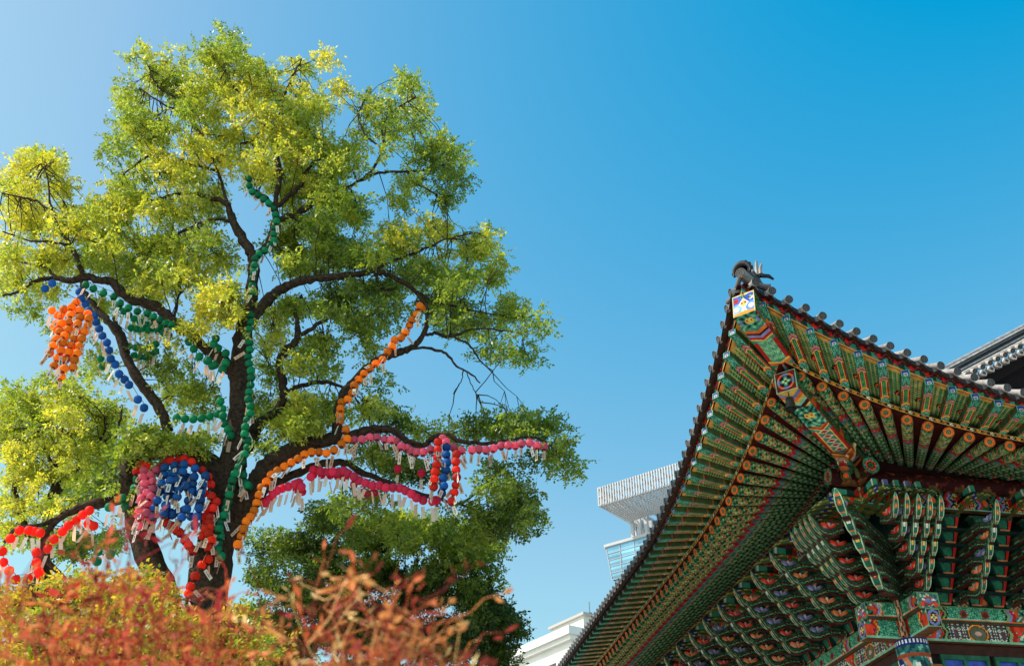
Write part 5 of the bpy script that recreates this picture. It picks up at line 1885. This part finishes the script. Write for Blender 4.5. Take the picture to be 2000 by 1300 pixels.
# --- defocused reddish shrubs close to the camera
def shrub(name, Y, seed, roots, tips, label, cols, r0, leafs):
    r = np.random.default_rng(seed)
    m, lv = Mesh(), Mesh()
    base = PX(roots[0], roots[1], Y)
    root = empty(name, (base[0], Y, 0))
    for (x, y, rx, ry, n, dY) in tips:
        for _ in range(n):
            a, q = r.random() * 6.283, math.sqrt(r.random())
            tip = PX(x + rx * q * math.cos(a), y + ry * q * math.sin(a), Y + r.normal(0, dY))
            st = np.array([base[0] + r.normal(0, .10), Y + r.normal(0, .10), 0.0])
            f = .45 + .25 * r.random()
            mid = st + (tip - st) * f + np.array([0, 0, .30 + .15 * r.random()]) + r.normal(0, .06, 3)
            path = smooth_path([st, (st + mid) / 2 + r.normal(0, .05, 3), mid, (mid + tip) / 2 + r.normal(0, .05, 3), tip], 4)
            c = np.array(cols[r.integers(len(cols))]) * (.8 + .4 * r.random())
            m.tube(path, np.linspace(r0 * 1.5, r0 * .5, len(path)), 5, tuple(np.clip(c, 0, 255)))
            for e in range(leafs):
                i = r.integers(len(path) * 6 // 10, len(path))
                p = path[i]
                d = r.normal(0, 1, 3)
                d[2] = abs(d[2]) * .6
                d /= np.linalg.norm(d)
                q_ = p + d * (.06 + .15 * r.random())
                c = np.clip(np.array(cols[r.integers(len(cols))]) * (.8 + .5 * r.random()), 0, 255)
                m.tube([p, (p * 2 + q_) / 3 + r.normal(0, .010, 3), (p + q_ * 2) / 3 + r.normal(0, .012, 3), q_], [r0 * .7, r0 * .65, r0 * .55, r0 * .45], 4, tuple(c))
                w = np.cross(d, r.normal(0, 1, 3))
                w /= np.linalg.norm(w)
                for g_ in range(2):
                    dd = d + r.normal(0, .5, 3)
                    dd /= np.linalg.norm(dd)
                    ll, ww = .022 + .025 * r.random(), .006 + .004 * r.random()
                    o_ = q_ - d * .03 * g_
                    lv.add([o_, o_ + dd * ll * .5 + w * ww, o_ + dd * ll, o_ + dd * ll * .5 - w * ww], [[0, 1, 2, 3]], lin(tuple(c)))
    off = -np.array(root.location)
    m.build("branches", M_TWIG, root, off)
    lv.build("leaves", M_TWIG, root, off)
    tag(root, label, "shrub")


shrub("red_twig_shrub", 2.7, 3, (180, 1300), [(60, 1250, 130, 90, 22, .35), (230, 1215, 150, 105, 25, .35), (430, 1230, 130, 80, 24, .35), (270, 1095, 90, 110, 13, .3), (60, 1140, 60, 60, 5, .3), (300, 1290, 250, 50, 18, .3)],
      "blurred pinkish red twiggy shrub close in front at the lower left", [(206, 92, 66), (176, 58, 50), (226, 136, 80), (140, 40, 42), (214, 112, 60)], .0024, 7)
shrub("orange_twig_shrub", 2.5, 9, (740, 1300), [(710, 1190, 120, 90, 22, .3), (820, 1245, 110, 60, 14, .3), (630, 1250, 110, 60, 14, .3)],
      "blurred orange brown shrub with pale twig tips low in front of the dark green tree", [(188, 96, 56), (160, 66, 48), (226, 180, 116), (132, 50, 40), (204, 132, 74)], .0022, 8)

# ------------------------------------------------------------------ paper lanterns
LR = .089
protos = {}


def lantern_meshes(cname, c):
    key = (cname, c)
    if key in protos:
        return protos[key]
    m = Mesh()
    seg, rings = 20, 9
    th = np.linspace(.12, math.pi - .12, rings + 1)
    ph = np.linspace(0, 2 * math.pi, seg + 1)
    Pq = np.zeros((rings + 1, seg + 1, 3))
    for i, t in enumerate(th):
        rr = LR * math.sin(t) ** .8 * (1 - .035 * (np.arange(seg + 1) % 2))
        Pq[i, :, 0], Pq[i, :, 1] = rr * np.cos(ph), rr * np.sin(ph)
        Pq[i, :, 2] = LR * .96 * math.cos(t)
    m.grid(Pq, paint(lambda U, V: sel(U, ((V * 10) % 1 < .16, tuple(np.array(c) * .72)), ((U < .1) | (U > .9), tuple(np.array(c) * .6)), base=c), rings, seg))
    m.tube([(0, 0, LR * .90), (0, 0, LR * 1.05)], .035, 10, (60, 50, 40))
    m.tube([(0, 0, -LR * 1.05), (0, 0, -LR * .90)], .04, 10, (60, 50, 40))
    o = m.build("lantern_paper_shape", M_PAPER, smooth=True)
    protos[key] = o.data
    bpy.data.objects.remove(o)
    return protos[key]


def tag_mesh(i):
    key = ('tag', i)
    if key in protos:
        return protos[key]
    m = Mesh()
    w, h, th = .072, .20 + .03 * (i % 3), .003
    c = [(232, 222, 204), (226, 196, 176), (236, 230, 222), (222, 190, 160)][i % 4]

    def ink(U, V):
        o = sel(U, base=c)
        o[(np.abs(U - .5) < .17) & (V > .15) & (V < .62) & (hsh(np.floor(V * 16), i) > .35)] = (120, 100, 92)
        o[(np.abs(U - .5) < .2) & (V > .72) & (V < .82)] = (196, 120, 110)
        return o
    z1 = -LR - .04
    z0 = z1 - h
    bow = .02 * ((i % 3) - 1)
    for y in (-th, th):
        m.patch((-w / 2, y + bow, z0), (w / 2, y + bow, z0), (-w / 2, y, z1), (w / 2, y, z1), ink, 6, 20)
    m.tube([(0, 0, z1), (0, 0, -LR)], .003, 4, (90, 80, 70))
    o = m.build("tag_shape", M_TAG)
    protos[key] = o.data
    bpy.data.objects.remove(o)
    return protos[key]


MASSED = ("deep pink lower string", "red loop at the lower left", "green bunch left of the trunk", "green swag left of the trunk", "green lanterns left of the pink curtain", "low yellow lanterns", "blue lanterns on the left limb")
mass = []
n_l = 0
for si, (cname, c, dy, pts, label, group) in enumerate(STRINGS):
    for i, (x, y) in enumerate(pts):
        p = PX(x, y, TREE_Y + dy + nr.normal(0, .05))
        if group in MASSED:
            mass.append((c, p))
            continue
        sh = 1 + .10 * nr.normal()
        cc = tuple(np.clip(np.array(c) * (.84 + .09 * ((i * 7) % 3)), 0, 255))
        o = bpy.data.objects.new("paper_lantern", lantern_meshes(cname, cc))
        col.objects.link(o)
        o.location = p
        s = .97 + .06 * nr.random()
        o.scale = (s, s, s * (.94 + .1 * nr.random()))
        o.rotation_euler = (nr.normal(0, .12), nr.normal(0, .12), nr.random() * 6.28)
        tag(o, label, "lantern", group)
        t = bpy.data.objects.new("name_tag", tag_mesh(int(nr.integers(12))))
        col.objects.link(t)
        t.parent = o
        t.rotation_euler = (nr.normal(0, .22), nr.normal(0, .25), nr.random() * 6.28 if nr.random() < .4 else -o.rotation_euler.z + nr.normal(0, .6))
        n_l += 1
    q = [PX(x, y - 9, TREE_Y + dy) for x, y in pts]
    runs, cur = [], [q[0]]
    for a_, b_ in zip(q[:-1], q[1:]):
        if np.linalg.norm(b_ - a_) > .75:
            runs.append(cur)
            cur = [b_]
        else:
            cur.append(b_)
    runs.append(cur)
    m = Mesh()
    for r_ in runs:
        if len(r_) > 1:
            m.tube(r_, .006, 4, (20, 20, 20))
    if m.v:
        tag(m.build("lantern_wire", M_WIRE), "thin dark wire carrying the " + group, "wire")
# the lanterns that show least, as one mass
m = Mesh()
for c, p in mass:
    th_, rr_ = np.linspace(.12, math.pi - .12, 10), []
    ph_ = np.linspace(0, 2 * math.pi, 21)
    G_ = np.array([[p + np.array([LR * math.sin(t) ** .8 * (1 - .035 * (j % 2)) * math.cos(a_), LR * math.sin(t) ** .8 * (1 - .035 * (j % 2)) * math.sin(a_), LR * math.cos(t)]) for j, a_ in enumerate(ph_)] for t in th_])
    cc = tuple(np.clip(np.array(c) * (.88 + .16 * nr.random()), 0, 255))
    m.grid(G_, paint(lambda U, V: sel(U, ((V * 10) % 1 < .16, tuple(np.array(cc) * .72)), base=cc), 9, 20))
    a_ = nr.normal(0, .7)
    d = np.array([math.cos(a_), math.sin(a_), 0]) * .038
    top_ = p + np.array([0, 0, -LR - .05])
    bot = top_ + np.array([nr.normal(0, .06), nr.normal(0, .06), -.25])
    m.patch(bot - d, bot + d, top_ - d, top_ + d, [(232, 222, 204), (226, 196, 176), (222, 190, 160)][nr.integers(3)])
for c, dy, pts in EXTRA:
    for (x, y) in pts:
        p = PX(x, y, TREE_Y + dy)
        m.ball(p, LR * .95, c, 12, 8)
        hh = .24
        a_ = nr.random() * 3.14
        d = np.array([math.cos(a_), math.sin(a_), 0]) * .036
        top_, bot = p + np.array([0, 0, -LR - .05]), p + np.array([nr.normal(0, .05), nr.normal(0, .05), -LR - .05 - hh])
        m.patch(bot - d, bot + d, top_ - d, top_ + d, (228, 206, 190))
o = m.build("lantern_mass", M_PAPER, smooth=True)
tag(o, "green, red, deep pink and blue lanterns massed along the lower and left boughs", "lanterns", kind="stuff")
print("lanterns", n_l)
